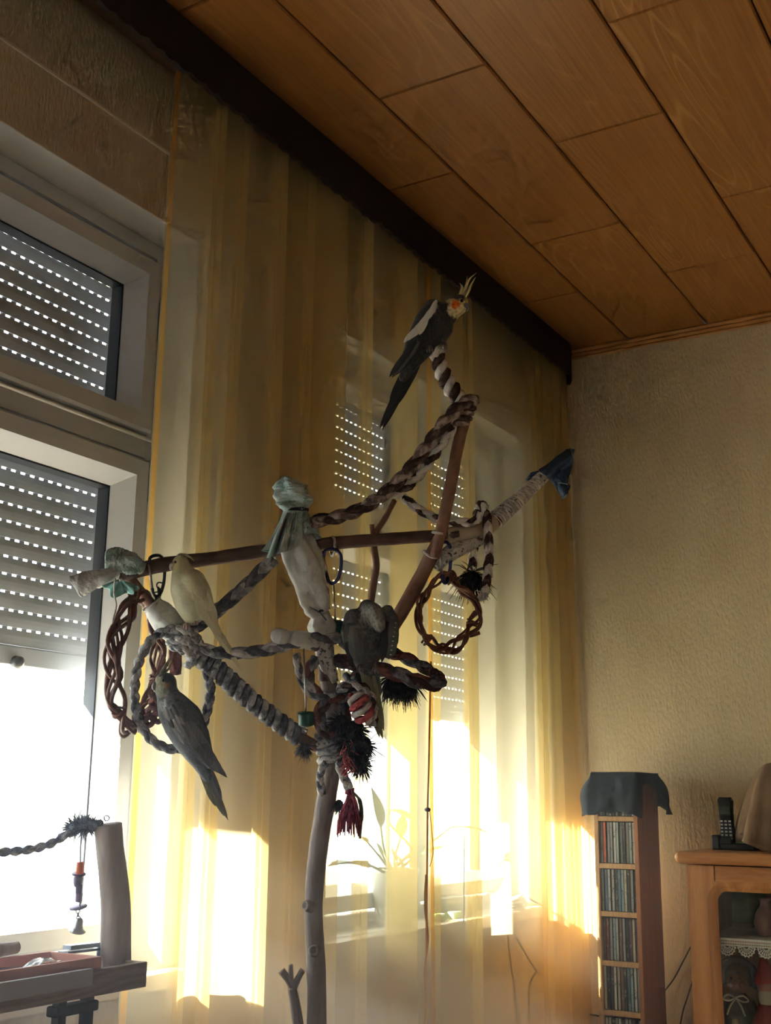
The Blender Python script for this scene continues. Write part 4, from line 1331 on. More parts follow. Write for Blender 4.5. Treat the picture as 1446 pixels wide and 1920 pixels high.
for k, (bx, by, tx, ty, w_) in enumerate(((780, 668, 712, 803, 13), (786, 666, 717, 806, 12), (780, 676, 726, 775, 15), (790, 670, 736, 768, 16), (772, 670, 730, 758, 14))):
    feather(b1, (bx, by, D1 + .004 * k), (tx, ty, D1 + .012 + .003 * k), w_, M_fblack, camber=.01)
for pts in (([(868, 556, D1), (874, 540, D1 + .004), (880, 524, D1 + .006), (894, 511, D1 + .008)]), ([(865, 554, D1), (872, 542, D1), (875, 530, D1), (876, 518, D1 + .002)]), ([(862, 553, D1), (866, 543, D1 - .003), (866, 536, D1 - .004), (862, 531, D1 - .004)]), ([(870, 560, D1 - .006), (877, 549, D1 - .006), (881, 541, D1 - .006), (884, 535, D1 - .004)]), ([(870, 558, D1 + .006), (878, 547, D1 + .008), (884, 533, D1 + .008), (892, 520, D1 + .01)])):
    crest_plume(b1, pts, 3.4, M_fyel)
eye(b1, 866, 564, D1 - .0165, 3.2)
beak(b1, [(868, 570, D1 - .010), (875, 573, D1 - .012), (877, 579, D1 - .012), (873, 583, D1 - .010)], [4.5, 5, 3.4, 1], M_beak)
foot(b1, 832, 646, D1 - .012, M_foot, 1.0, (-6, -4))
foot(b1, 806, 652, D1 - .014, M_foot, 1.0, (2, -4))

# 2 — pale yellow bird on the grey rope, seen from behind its shoulder, looking left
b2 = thing('cockatiel', 'pale yellow cockatiel perched on the grey rope at left', 'bird', at(352, 1168, 2.03), BIRDG)
D2 = 2.035
bird_body([
    [(339, 1057, D2, 17), (341, 1066, D2, 18), (346, 1082, D2, 25), (352, 1104, D2, 33), (358, 1126, D2, 33), (362, 1146, D2, 25), (362, 1160, D2, 14)],
    [(362, 1090, D2 - .012, 24), (374, 1112, D2 - .016, 24, .7), (384, 1138, D2 - .014, 19, .6), (396, 1164, D2 - .008, 12, .5), (408, 1186, D2, 7, .5)],
    [(340, 1088, D2 + .01, 18), (336, 1112, D2 + .012, 16)],
], [
    (334, 1052, D2, 18, (0.60, 0.56, 0.30)), (330, 1066, D2 - .01, 12, (0.64, 0.60, 0.34)), (326, 1060, D2 - .012, 8, (0.62, 0.50, 0.22)),
    (335, 1108, D2 - .03, 20, (0.66, 0.63, 0.44)), (345, 1140, D2 - .03, 18, (0.66, 0.63, 0.46)),
], (0.60, 0.56, 0.35), b2, seed=2, skin=M_plumplain)
for k, (bx, by, tx, ty, w_) in enumerate(((366, 1096, 404, 1172, 30), (370, 1112, 408, 1186, 24), (378, 1128, 414, 1196, 18))):
    feather(b2, (bx, by, D2 - .030 + .003 * k), (tx, ty, D2 - .012 + .003 * k), w_, M_fcream, name='wing_feather', camber=.06)
for k, (bx, by, tx, ty, w_) in enumerate(((392, 1164, 454, 1258, 10), (398, 1168, 450, 1252, 10), (394, 1172, 440, 1236, 11), (402, 1170, 446, 1240, 9))):
    feather(b2, (bx, by, D2 + .002 * k), (tx, ty, D2 + .012 + .002 * k), w_, M_fcream)
for pts in (([(336, 1043, D2), (342, 1040, D2), (350, 1041, D2), (360, 1045, D2)]), ([(340, 1042, D2), (348, 1041, D2 - .002), (358, 1046, D2), (364, 1052, D2)]), ([(332, 1044, D2), (338, 1040, D2), (346, 1040, D2), (352, 1043, D2)])):
    crest_plume(b2, pts, 3.2, M_fcream)
eye(b2, 329, 1054, D2 - .0125, 2.6)
beak(b2, [(326, 1058, D2 - .008), (322, 1060, D2 - .008), (321, 1066, D2 - .008), (324, 1070, D2 - .007)], [4.5, 4.2, 3, 1], M_pbeak)
foot(b2, 350, 1172, D2 - .004, M_pfoot, 0.9)
foot(b2, 366, 1164, D2 + .000, M_pfoot, 0.9)

# 3 — grey bird in the rope ring, side view, looking left
b3 = thing('cockatiel', 'slate grey cockatiel with raised crest sitting in the rope ring at lower left', 'bird', at(338, 1405, 2.03), BIRDG)
D3 = 2.025
bird_body([
    [(308, 1278, D3, 18), (312, 1280, D3, 20), (314, 1296, D3, 19), (318, 1312, D3, 24), (330, 1334, D3, 34), (344, 1356, D3, 38), (356, 1380, D3, 35), (366, 1402, D3, 28), (378, 1428, D3, 19), (390, 1456, D3, 12, .6)],
    [(330, 1318, D3 - .018, 22), (352, 1344, D3 - .026, 28, .6), (370, 1378, D3 - .026, 24, .5), (386, 1412, D3 - .020, 15, .4), (402, 1440, D3 - .014, 8, .4)],
    [(300, 1290, D3, 11), (304, 1300, D3, 12)],
], [
    (299, 1284, D3 - .010, 16, (0.34, 0.32, 0.20)), (306, 1298, D3 - .012, 13, (0.28, 0.27, 0.19)), (310, 1268, D3, 10, (0.24, 0.23, 0.17)),
    (315, 1286, D3 - .020, 6, (0.34, 0.17, 0.07)),
    (303, 1322, D3 - .024, 12, (0.32, 0.32, 0.31)), (308, 1338, D3 - .034, 11, (0.36, 0.36, 0.35), .8), (318, 1352, D3 - .04, 10, (0.34, 0.34, 0.33), .8), (328, 1370, D3 - .04, 9, (0.34, 0.34, 0.33), .7), (322, 1334, D3 - .04, 8, (0.26, 0.26, 0.26), .7), (340, 1384, D3 - .04, 9, (0.30, 0.30, 0.30), .7),
], (0.072, 0.076, 0.082), b3, seed=3)
for k, (bx, by, tx, ty, w_) in enumerate(((350, 1352, 398, 1436, 30), (356, 1366, 412, 1450, 24), (364, 1384, 420, 1454, 18), (370, 1396, 426, 1458, 12))):
    feather(b3, (bx, by, D3 - .044 + .004 * k), (tx, ty, D3 - .022 + .003 * k), w_, M_fgrey if k % 2 else M_fmid, name='wing_feather', camber=.04)
for k, (bx, by, tx, ty) in enumerate(((310, 1326, 318, 1352), (314, 1338, 326, 1366), (322, 1352, 336, 1382), (322, 1322, 336, 1346), (330, 1366, 346, 1396), (318, 1330, 330, 1356), (330, 1340, 346, 1366), (338, 1356, 354, 1384), (326, 1348, 340, 1374))):
    feather(b3, (bx, by, D3 - .046 - .001 * k), (tx, ty, D3 - .052), 10, M_fmid if k % 2 else plume('scallop', (0.34, 0.34, 0.335)), name='wing_covert', camber=.03)
for k, (bx, by, tx, ty, w_, m_) in enumerate(((380, 1430, 428, 1538, 11, M_folive), (376, 1432, 420, 1530, 13, M_folive), (372, 1430, 404, 1512, 13, M_folive), (386, 1432, 416, 1500, 14, M_fgrey), (384, 1426, 410, 1486, 15, M_fgrey))):
    feather(b3, (bx, by, D3 + .006 - .004 * k), (tx, ty, D3 + .016 - .003 * k), w_, m_)
for pts in (([(306, 1263, D3), (312, 1250, D3), (318, 1238, D3), (327, 1222, D3)]), ([(304, 1264, D3), (306, 1254, D3 - .002), (312, 1244, D3), (320, 1232, D3)]), ([(301, 1268, D3), (302, 1260, D3 - .002), (306, 1252, D3), (313, 1244, D3)]), ([(308, 1263, D3 + .003), (316, 1254, D3), (320, 1246, D3), (324, 1236, D3)])):
    crest_plume(b3, pts, 2.8, M_folive)
eye(b3, 306, 1276, D3 - .0175, 2.8)
beak(b3, [(296, 1280, D3 - .004), (291, 1283, D3 - .004), (289, 1290, D3 - .004), (293, 1296, D3 - .003)], [5.5, 5.5, 4, 1.2], M_beak)
foot(b3, 336, 1403, D3 + .006, M_foot, 1.0, (8, -2))
foot(b3, 352, 1398, D3 + .016, M_foot, 1.0, (6, -2))

# 4 — grey bird preening, seen from behind, head tucked over its right wing
b4 = thing('cockatiel', 'grey cockatiel preening with its head tucked down, on the red-brown rope loop', 'bird', at(690, 1246, 2.06), BIRDG)
D4 = 2.075
bird_body([
    [(690, 1142, D4, 16), (694, 1152, D4 - .008, 22), (690, 1172, D4, 34), (686, 1196, D4 + .004, 38), (684, 1220, D4, 30), (684, 1240, D4, 20), (690, 1262, D4 + .006, 15, .6), (698, 1292, D4 + .010, 10, .5)],
    [(664, 1160, D4 - .012, 20, .7), (661, 1185, D4 - .020, 23, .6), (664, 1212, D4 - .020, 19, .5), (672, 1238, D4 - .014, 11, .4)],
    [(727, 1146, D4 - .004, 13, .8), (735, 1170, D4 - .010, 14.5, .8), (737, 1200, D4 - .012, 12, .7), (730, 1228, D4 - .010, 8, .5)],
    [(688, 1138, D4 - .012, 15), (702, 1146, D4 - .026, 16), (709, 1162, D4 - .036, 15), (712, 1176, D4 - .038, 11)],
], [
    (698, 1148, D4 - .034, 26, (0.24, 0.235, 0.215), .9), (706, 1168, D4 - .046, 16, (0.26, 0.255, 0.23), .9),
    (663, 1190, D4 - .04, 26, (0.155, 0.145, 0.12)), (668, 1214, D4 - .04, 20, (0.17, 0.155, 0.12)),
    (712, 1212, D4 - .03, 14, (0.045, 0.047, 0.052)), (722, 1140, D4 - .01, 10, (0.15, 0.16, 0.13)),
    (688, 1132, D4 - .02, 10, (0.13, 0.13, 0.12)),
], (0.10, 0.102, 0.10), b4, seed=4)
for k, (bx, by, tx, ty, w_, m_) in enumerate(((652, 1168, 656, 1232, 20, M_fgrey), (660, 1172, 668, 1244, 22, M_fmid), (668, 1178, 680, 1246, 18, M_fgrey), (646, 1170, 660, 1250, 12, M_fblack))):
    feather(b4, (bx, by, D4 - .038 + .004 * (k == 3)), (tx, ty, D4 - .026), w_, m_, name='wing_feather', camber=.06)
for k, (bx, by, tx, ty, w_) in enumerate(((736, 1160, 728, 1236, 16), (741, 1168, 738, 1230, 12), (728, 1166, 716, 1242, 14))):
    feather(b4, (bx, by, D4 - .026), (tx, ty, D4 - .024), w_, M_fblack if k == 2 else M_fgrey, name='wing_feather', camber=.05)
sp = MB()
for i in range(9):
    sp.ball(at(742 - i * 1.3, 1168 + i * 8.5, D4 - .031), px(2.0), 7, 5, 0, (1, 1, .5))
sp.build('wing_spots', M_fwhite, b4)
for k, (bx, by, tx, ty, w_, m_) in enumerate(((676, 1244, 712, 1384, 14, M_folive), (684, 1246, 718, 1386, 13, M_folive), (694, 1246, 720, 1370, 13, M_folive), (668, 1244, 690, 1318, 14, M_fblack), (702, 1246, 712, 1310, 14, M_fgrey))):
    feather(b4, (bx, by, D4 - .006 + .003 * k), (tx, ty, D4 + .004 + .003 * k), w_, m_, camber=.01)
foot(b4, 676, 1250, D4 - .014, M_foot, 1.0)
foot(b4, 704, 1254, D4 - .014, M_foot, 1.0)
# ================================================================== CD TOWER, CABINET AND WHAT STANDS THERE
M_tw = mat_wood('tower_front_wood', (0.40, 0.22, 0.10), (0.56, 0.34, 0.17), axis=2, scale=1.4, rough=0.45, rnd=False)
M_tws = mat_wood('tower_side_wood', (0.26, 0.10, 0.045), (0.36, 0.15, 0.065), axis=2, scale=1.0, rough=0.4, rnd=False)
M_pine = mat_wood('pine', (0.40, 0.17, 0.065), (0.56, 0.275, 0.115), axis=2, scale=0.9, rough=0.4, rnd=False, ring=5)
M_pinex = mat_wood('pine_across', (0.40, 0.17, 0.065), (0.56, 0.275, 0.115), axis=0, scale=0.9, rough=0.38, rnd=False, ring=5)
TY0, TY1 = 3.65, 3.85
TXL, TXR = -1.4165, -1.2735
ztop = 1.186
e = thing('cd_tower', 'narrow wooden CD tower with full shelves beside the curtain', 'CD tower', ((TXL + TXR) / 2, (TY0 + TY1) / 2, 0))
MB().bbox(TXL, TXL + 0.014, TY0, TY1, 0, ztop, 0.0015).build('side_panel', M_tw, e)
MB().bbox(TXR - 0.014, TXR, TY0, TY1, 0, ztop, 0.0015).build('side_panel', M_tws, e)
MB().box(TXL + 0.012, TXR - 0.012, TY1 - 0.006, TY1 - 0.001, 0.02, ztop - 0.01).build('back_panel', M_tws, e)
MB().bbox(TXL + 0.013, TXR - 0.013, TY0 + 0.001, TY1 - 0.006, ztop - 0.014, ztop - 0.001, 0.001).build('top_panel', M_tw, e)
shz = [onplane(1160, y, 1, TY0).z for y in (1535.5, 1624.5, 1715, 1808, 1901)]
while shz[-1] > 0.16:
    shz.append(shz[-1] - 0.1465)
for z in shz:
    MB().bbox(TXL + 0.013, TXR - 0.013, TY0 + 0.001, TY1 - 0.006, z - 0.0075, z + 0.0075, 0.001).build('shelf', M_tw, e)
PAL = {'grey': (0.30, 0.31, 0.31), 'white': (0.62, 0.62, 0.60), 'black': (0.03, 0.03, 0.032), 'pale green': (0.36, 0.42, 0.38), 'orange': (0.75, 0.10, 0.02), 'blue': (0.10, 0.20, 0.33), 'light blue': (0.28, 0.40, 0.47), 'brown': (0.22, 0.11, 0.07), 'dark red': (0.24, 0.05, 0.05), 'silver': (0.45, 0.46, 0.48), 'cream': (0.55, 0.48, 0.36), 'purple': (0.12, 0.06, 0.10)}
ROWS = [
    ['white', 'grey', 'silver', 'white', 'grey', 'white', 'black', 'white', 'silver', 'grey', 'white'],
    ['grey', 'orange', 'silver', 'grey', 'white', 'pale green', 'grey', 'black', 'grey', 'pale green', 'silver'],
    ['grey', 'blue', 'silver', 'white', 'black', 'blue', 'light blue', 'cream', 'black', 'grey', 'black'],
    ['brown', 'dark red', 'grey', 'light blue', 'silver', 'brown', 'grey', 'black', 'purple', 'cream', 'purple'],
    ['cream', 'black', 'purple', 'white', 'cream', 'brown', 'black', 'blue', 'light blue', 'white', 'grey'],
    ['white', 'cream', 'black', 'grey', 'white', 'black', 'silver', 'grey', 'brown', 'black', 'grey'],
]
RN = ['on the top shelf half hidden by the navy cloth', 'on the second shelf from the top of the tower', 'on the third shelf from the top of the tower', 'on the fourth shelf from the top of the tower', 'on the fifth shelf from the top of the tower', 'on the lowest shelf in view of the tower']
M_case = mat('clear_case_edge', (0.10, 0.10, 0.11), 0.2)
def spine_mat(nm):
    c = PAL[nm]
    lum = sum(c) / 3
    ink = (0.03, 0.03, 0.03) if lum > 0.25 else (0.55, 0.53, 0.48)
    mm = mat('cd_spine_' + nm.replace(' ', '_'), c, 0.35, None)
    if not mm.get('ink'):
        nt = mm.node_tree
        bs = [n for n in nt.nodes if n.type == 'BSDF_PRINCIPLED'][0]
        tc = N(nt, 'ShaderNodeTexCoord')
        oi = N(nt, 'ShaderNodeObjectInfo')
        cb = N(nt, 'ShaderNodeCombineXYZ')
        nt.links.new(oi.outputs['Random'], cb.inputs[2])
        sc_ = N(nt, 'ShaderNodeVectorMath', operation='SCALE')
        sc_.inputs['Scale'].default_value = 9.0
        nt.links.new(cb.outputs[0], sc_.inputs[0])
        ad = N(nt, 'ShaderNodeVectorMath', operation='ADD')
        nt.links.new(tc.outputs['Object'], ad.inputs[0])
        nt.links.new(sc_.outputs[0], ad.inputs[1])
        n1 = N(nt, 'ShaderNodeTexNoise')
        n1.inputs['Scale'].default_value = 32.0
        n2 = N(nt, 'ShaderNodeTexNoise')
        n2.inputs['Scale'].default_value = 480.0
        nt.links.new(ad.outputs[0], n1.inputs['Vector'])
        nt.links.new(ad.outputs[0], n2.inputs['Vector'])
        g1 = N(nt, 'ShaderNodeMath', operation='GREATER_THAN'); g1.inputs[1].default_value = 0.56
        g2 = N(nt, 'ShaderNodeMath', operation='GREATER_THAN'); g2.inputs[1].default_value = 0.55
        nt.links.new(n1.outputs[0], g1.inputs[0])
        nt.links.new(n2.outputs[0], g2.inputs[0])
        ml = N(nt, 'ShaderNodeMath', operation='MULTIPLY')
        nt.links.new(g1.outputs[0], ml.inputs[0])
        nt.links.new(g2.outputs[0], ml.inputs[1])
        mx = N(nt, 'ShaderNodeMixRGB')
        mx.inputs[1].default_value = c4(c)
        mx.inputs[2].default_value = c4(ink)
        nt.links.new(ml.outputs[0], mx.inputs[0])
        nt.links.new(mx.outputs[0], bs.inputs['Base Color'])
        mm['ink'] = 1
    return mm
cdm = {}
def cd_mesh(nm):
    if nm not in cdm:
        b = MB()
        hw = 0.0046
        b.box(-hw, -hw + 0.0010, 0.0, 0.142, 0, 0.125, 0)
        b.box(hw - 0.0010, hw, 0.0, 0.142, 0, 0.125, 0)
        b.box(-hw + 0.0010, hw - 0.0010, 0.0012, 0.141, 0.0015, 0.1235, 1)
        cdm[nm] = b.mesh('cd_case', Vector((0, 0, 0)), [M_case, spine_mat(nm)])
    return cdm[nm]
IW = TXR - TXL - 0.028
for r, names in enumerate(ROWS):
    zf = shz[r] + 0.0078
    for k, nm in enumerate(names):
        o = D.objects.new('cd_case', cd_mesh(nm))
        COL.objects.link(o)
        rnd = random.Random(r * 50 + k)
        o.location = (TXL + 0.014 + IW * (k + 0.5) / len(names), TY0 + 0.008 + rnd.uniform(0, 0.006), zf)
        ORG[o] = o.location.copy()
        cnt = names.count(nm)
        nth = names[:k].count(nm)
        if cnt == 1:
            lab = '%s CD spine %s' % (nm, RN[r])
        else:
            lab = '%s %s CD spine %s' % (['leftmost', 'second', 'third', 'fourth', 'fifth'][nth], nm, RN[r])
        tag(o, lab, 'CD', 'CDs in the tower')
# navy cloth over the tower
M_navy = mat('navy_cloth', (0.022, 0.030, 0.046), 0.95, (0.036, 0.045, 0.064), scale=14.0, bump=0.3, bscale=700.0, sheen=0.05, spec=0.1)
def navy():
    x0, x1, y0, y1, zt = TXL - 0.004, TXR + 0.004, TY0 - 0.004, TY1 + 0.004, ztop + 0.003
    per = []
    def edge(a, b, n):
        for i in range(n):
            per.append((lerp(a[0], b[0], i / n), lerp(a[1], b[1], i / n)))
    edge((x0, y0), (x1, y0), 16); edge((x1, y0), (x1, y1), 18); edge((x1, y1), (x0, y1), 12); edge((x0, y1), (x0, y0), 18)
    n = len(per)
    cx, cy = (x0 + x1) / 2, (y0 + y1) / 2
    def hang(i):
        p = per[i]
        if i < 16:
            t = i / 16
            L = 0.127 - 0.008 * math.sin(t * 3.1) + 0.004 * math.sin(t * 17); fl = 0.012 + 0.010 * abs(math.sin(t * 6.0)) + (0.018 if t < .12 else 0); d = Vector((-0.55 if t < .1 else 0.0, -1, 0)).normalized()
        elif i < 34:
            t = (i - 16) / 18
            L = 0.136 if t < 0.16 else (0.030 + 0.03 * abs(t - .4) if t < 0.62 else lerp(0.06, 0.125, min(1, (t - .62) / .12)))
            fl = 0.006 if t < .62 else 0.032 + 0.02 * t; d = Vector((1, -0.35 if t < .1 else 0, 0)).normalized()
        elif i < 46:
            L, fl, d = 0.10, 0.008, Vector((0, 1, 0))
        else:
            t = (i - 46) / 18
            L, fl, d = 0.105 + 0.03 * t, 0.020 + 0.030 * t, Vector((-1, -0.2 * t, 0)).normalized()
        return L, fl, d
    b = MB()
    def fn(u, v):
        i = int(round(u * n)) % n
        p = per[i]
        L, fl, d = hang(i)
        q = Vector((p[0], p[1], zt)) + d * fl * (1 - (1 - v) ** 2) * (1 + .25 * math.sin(v * 5 + i * .6))
        q.z = zt - L * v - 0.004 * (v > 0)
        return q
    b.grid(fn, n, 12, True, 0, True)
    def top(u, v):
        i = int(round(u * n)) % n
        p = per[i]
        return Vector((lerp(cx, p[0], v), lerp(cy, p[1], v), zt + 0.0015 * math.sin(9 * u) * v * (1 - v) * 4))
    b.grid(top, n, 5, True, 0, True)
    o = b.build('cloth_cover', M_navy)
    o.modifiers.new('thick', 'SOLIDIFY').thickness = 0.0018
    tag(o, 'navy cloth draped over the top of the CD tower', 'cloth')
navy()

# ---- display cabinet
CYF = 3.52
zt = onplane(1300, 1597, 1, 3.49).z
CX0 = onplane(1288, 1640, 1, CYF).x
CX1 = CX0 + 0.86
cb = thing('display_cabinet', 'pine display cabinet with a glazed round-cornered door at the right', 'cabinet', ((CX0 + CX1) / 2, 3.74, 0))
tx0 = onplane(1266, 1606, 1, 3.49).x
th = 0.034
prof = [(3.95, 0), (3.503, 0)] + [(3.503 - th / 2 * math.sin(a), -th / 2 + th / 2 * math.cos(a)) for a in [k * math.pi / 8 for k in range(1, 8)]] + [(3.503, -th), (3.95, -th)]
tb = MB().prism([(tx0 + 0.012, y, zt + z) for y, z in prof], (CX1 - tx0 + 0.03, 0, 0))
# rounded left nose of the top
tb.grid(lambda u, v: Vector((tx0 + 0.012 - 0.017 * math.sin(math.pi * v), lerp(3.503, 3.95, u), zt - th / 2 + th / 2 * math.cos(math.pi * v))), 2, 12)
tb.grid(lambda u, v: Vector((tx0 + 0.012 - 0.017 * math.sin(u * math.pi / 2) * math.sin(math.pi * v), 3.503 - 0.017 * math.cos(u * math.pi / 2) * math.sin(math.pi * v), zt - th / 2 + th / 2 * math.cos(math.pi * v))), 8, 12)
tb.build('top', M_pinex, cb)
zb = zt - th
MB().box(CX0, CX0 + 0.02, CYF + 0.022, 3.95, 0.0, zb).build('side_panel', M_pine, cb)
MB().box(CX1 - 0.02, CX1, CYF + 0.022, 3.95, 0.0, zb).build('side_panel', M_pine, cb)
M_inside = mat('cabinet_back', (0.30, 0.19, 0.10), 0.7, (0.24, 0.15, 0.08), scale=8)
MB().box(CX0 + 0.02, CX1 - 0.02, 3.935, 3.95, 0.0, zb).build('back_panel', M_inside, cb)
MB().box(CX0 + 0.02, CX1 - 0.02, CYF + 0.024, 3.935, 0.03, 0.05).build('bottom_panel', M_inside, cb)
zsh = onplane(1400, 1760, 1, CYF + 0.06).z
MB().box(CX0 + 0.02, CX1 - 0.02, CYF + 0.045, 3.935, zsh - 0.016, zsh - 0.002).build('shelf', M_pinex, cb)
# door with round-cornered glazed opening
gx0 = onplane(1344, 1700, 1, CYF).x
gz1 = onplane(1400, 1674, 1, CYF).z
dz0, dz1 = 0.06, zb - 0.004
gx1, gz0 = CX1 - (gx0 - CX0), 0.16
door = thing('door_tmp', None, None, (CX0, CYF, dz0))
door.name = 'door'
door.parent = cb
door.location = Vector((CX0, CYF, dz0)) - org(cb)
def rr(x0, x1, z0, z1, r, n=10):
    pts = []
    for (cx, cz, a0) in ((x1 - r, z1 - r, 0), (x0 + r, z1 - r, 90), (x0 + r, z0 + r, 180), (x1 - r, z0 + r, 270)):
        for k in range(n + 1):
            a = math.radians(a0 + 90 * k / n)
            pts.append((cx + r * math.cos(a), cz + r * math.sin(a)))
    return pts
def door_ring(loops):
    b = MB()
    n = len(loops[0][0])
    vs = []
    for pts, y in loops:
        vs += [(x, y, z) for x, z in pts]
    fs = []
    for i in range(len(loops) - 1):
        for k in range(n):
            l = (k + 1) % n
            fs.append((i * n + k, i * n + l, i * n + n + l, i * n + n + k))
    b.add(vs, fs)
    return b
outer = rr(CX0 + 0.001, CX1 - 0.001, dz0, dz1, 0.0012)
ch = 0.026
door_ring([(outer, CYF + 0.02), (outer, CYF), (rr(gx0 - ch, gx1 + ch, gz0 - ch, gz1 + ch, 0.030 + ch), CYF), (rr(gx0 - ch * .55, gx1 + ch * .55, gz0 - ch * .55, gz1 + ch * .55, 0.030 + ch * .55), CYF + 0.004), (rr(gx0, gx1, gz0, gz1, 0.030), CYF + 0.014), (rr(gx0, gx1, gz0, gz1, 0.030), CYF + 0.02), (outer, CYF + 0.02)]).build('door_frame', M_pine, door)
M_joint = mat('dark_joint', (0.10, 0.045, 0.02), 0.9)
jx = gx0 - 0.002
MB().box(jx - 0.001, jx + 0.0022, CYF - 0.0012, CYF + 0.002, gz1 + 0.028, dz1).build('joint', M_joint, door)
MB().box(jx, CX1 - 0.09, CYF - 0.0008, CYF + 0.002, gz1 + ch + 0.002, dz1 - 0.001).build('top_rail', M_pinex, door)
M_cabglass = mat_glass('cabinet_glass', (0.95, 0.96, 0.95), 0.05)
MB().box(gx0 - 0.004, gx1 + 0.004, CYF + 0.015, CYF + 0.018, gz0 - 0.004, gz1 + 0.004).build('pane', M_cabglass, door)

# lace runner along the shelf edge
M_lace = mat('white_lace', (0.88, 0.87, 0.83), 0.95, (0.80, 0.79, 0.75), scale=300.0, bump=0.6, bscale=600)
lr = thing('lace_runner', 'white crocheted lace edging hanging from the cabinet shelf', 'lace', ((CX0 + CX1) / 2, CYF + 0.04, zsh - 0.06))
yl = CYF + 0.040
MB().box(CX0 + 0.022, CX1 - 0.022, yl, 3.90, zsh - 0.0015, zsh + 0.0005).build('runner', M_lace, lr)
bd = MB()
for (za, zb_) in ((0, 0.005), (0.0095, 0.0125), (0.017, 0.020)):
    bd.box(CX0 + 0.022, CX1 - 0.022, yl - 0.0012, yl, zsh - zb_, zsh - za)
xk = CX0 + 0.024
while xk < CX1 - 0.024:
    bd.box(xk, xk + 0.0018, yl - 0.001, yl - 0.0002, zsh - 0.018, zsh - 0.004)
    xk += 0.0048
bd.build('border', M_lace, lr)
sc_pitch = px(33.5, 3.62)
xs_ = onplane(1364, 1780, 1, yl).x
while xs_ - sc_pitch > CX0 + 0.03:
    xs_ -= sc_pitch
scm = None
while xs_ < CX1 - 0.04:
    if scm is None:
        s = MB()
        c0 = Vector((0, 0, 0))
        for r in (0.0225, 0.0165, 0.007):
            P = [c0 + Vector((r * math.cos(a), 0, -r * math.sin(a) * 1.15)) for a in [math.pi * k / 16 for k in range(17)]]
            s.tube(P, 0.0016 if r > .02 else 0.0012, 5)
        for k in range(9):
            a = math.pi * (k + .5) / 9
            s.tube([Vector((0.006 * math.cos(a), 0, -0.006 * math.sin(a))), Vector((0.0225 * math.cos(a), 0, -0.026 * math.sin(a)))], 0.0013, 5)
        for k in range(8):
            a = math.pi * (k + .5) / 8
            s.ball((0.0245 * math.cos(a), 0, -0.028 * math.sin(a)), 0.0022, 6, 4)
        scm = s.mesh('scallop', Vector((0, 0, 0)), [M_lace])
    o = D.objects.new('scallop', scm)
    COL.objects.link(o)
    o.parent = lr
    o.location = Vector((xs_, yl - 0.0006, zsh - 0.019)) - org(lr)
    xs_ += sc_pitch
# picture leaning at the back of the upper compartment
pc = thing('framed_picture', 'dim green and yellow framed picture at the back of the cabinet', 'picture', (onplane(1385, 1720, 1, 3.88).x, 3.90, zsh))
M_pic = mat('green_picture_print', (0.10, 0.16, 0.07), 0.5, (0.42, 0.40, 0.18), scale=16.0, detail=6.0)
pxc = org(pc).x
MB().box(pxc - 0.085, pxc + 0.085, 3.905, 3.912, zsh + 0.004, zsh + 0.135).build('print', M_pic, pc)
MB().ring(0, 0, 0, 0, [(0, 0)] * 3)
fr = MB()
for (a, b_, c, d) in ((pxc - .095, pxc - .083, zsh, zsh + .145), (pxc + .083, pxc + .095, zsh, zsh + .145), (pxc - .095, pxc + .095, zsh, zsh + .012), (pxc - .095, pxc + .095, zsh + .133, zsh + .145)):
    fr.box(a, b_, 3.898, 3.91, c, d)
fr.build('frame', M_inside, pc)
M_pinkc = mat('pink_ceramic', (0.45, 0.24, 0.22), 0.3, (0.55, 0.36, 0.32), scale=30)
vx = onplane(1438, 1740, 1, 3.68).x
vs_ = MB().lathe([(0, 0), (.022, 0), (.030, .012), (.036, .035), (.030, .062), (.016, .082), (.014, .094), (.020, .104), (.017, .104), (.010, .09), (0, .088)], (vx, 3.68, zsh + .001), (0, 0, 1), 24)
tag(vs_.build('ceramic_vase', M_pinkc), 'small pink ceramic vase at the right of the upper cabinet shelf', 'vase')
# doll in the lower compartment
M_skin = mat('doll_face', (0.26, 0.095, 0.06), 0.6)
M_dhair = mat('doll_hair', (0.10, 0.06, 0.04), 0.9, (0.16, 0.10, 0.06), scale=90, bump=.8)
M_ddress = mat('doll_dress', (0.06, 0.045, 0.05), 0.9, (0.11, 0.08, 0.08), scale=50)
M_dtrim = mat('doll_trim', (0.55, 0.38, 0.16), 0.8)
M_ribbon = mat('pale_ribbon', (0.45, 0.40, 0.32), 0.8)
hz = onplane(1385, 1838, 1, 3.70)
dl = thing('doll', 'small doll with dark bonnet and ribbon bow behind the cabinet glass', 'doll', (hz.x, 3.70, 0.05))
hc = Vector((hz.x, 3.70, hz.z))
bz = [(0.0, .05), (.085, .05), (.095, .12), (.085, .3), (.065, hz.z - .16), (.040, hz.z - .07), (.018, hz.z - .035), (.0, hz.z - .03)]
MB().lathe([(r, z) for r, z in bz], (hc.x, hc.y, 0), (0, 0, 1), 24).build('dress', M_ddress, dl)
hd = MB().ball(hc, 0.034, 18, 14, 0, (1, .95, 1.08))
for s in (-1, 1):
    hd.ball(hc + Vector((s * .016, -.026, -.008)), .010, 10, 8)
hd.ball(hc + Vector((0, -.034, -.002)), .006, 8, 6)
hd.build('head', M_skin, dl)
ev_ = MB()
for s in (-1, 1):
    ev_.ball(hc + Vector((s * .012, -.031, .008)), .004, 8, 6)
ev_.build('eyes', M_eye, dl)
MB().ball(hc + Vector((0, .006, .010)), .041, 18, 12, 0, (1, .85, 1)).build('hair', M_dhair, dl)
def brim(u, v):
    a = lerp(-0.35, math.pi + 0.35, u)
    r = lerp(.036, .066, v)
    return hc + Vector((r * math.cos(a), -.012 * v + .004 * math.sin(u * 30) * v, r * math.sin(a) * 1.05))
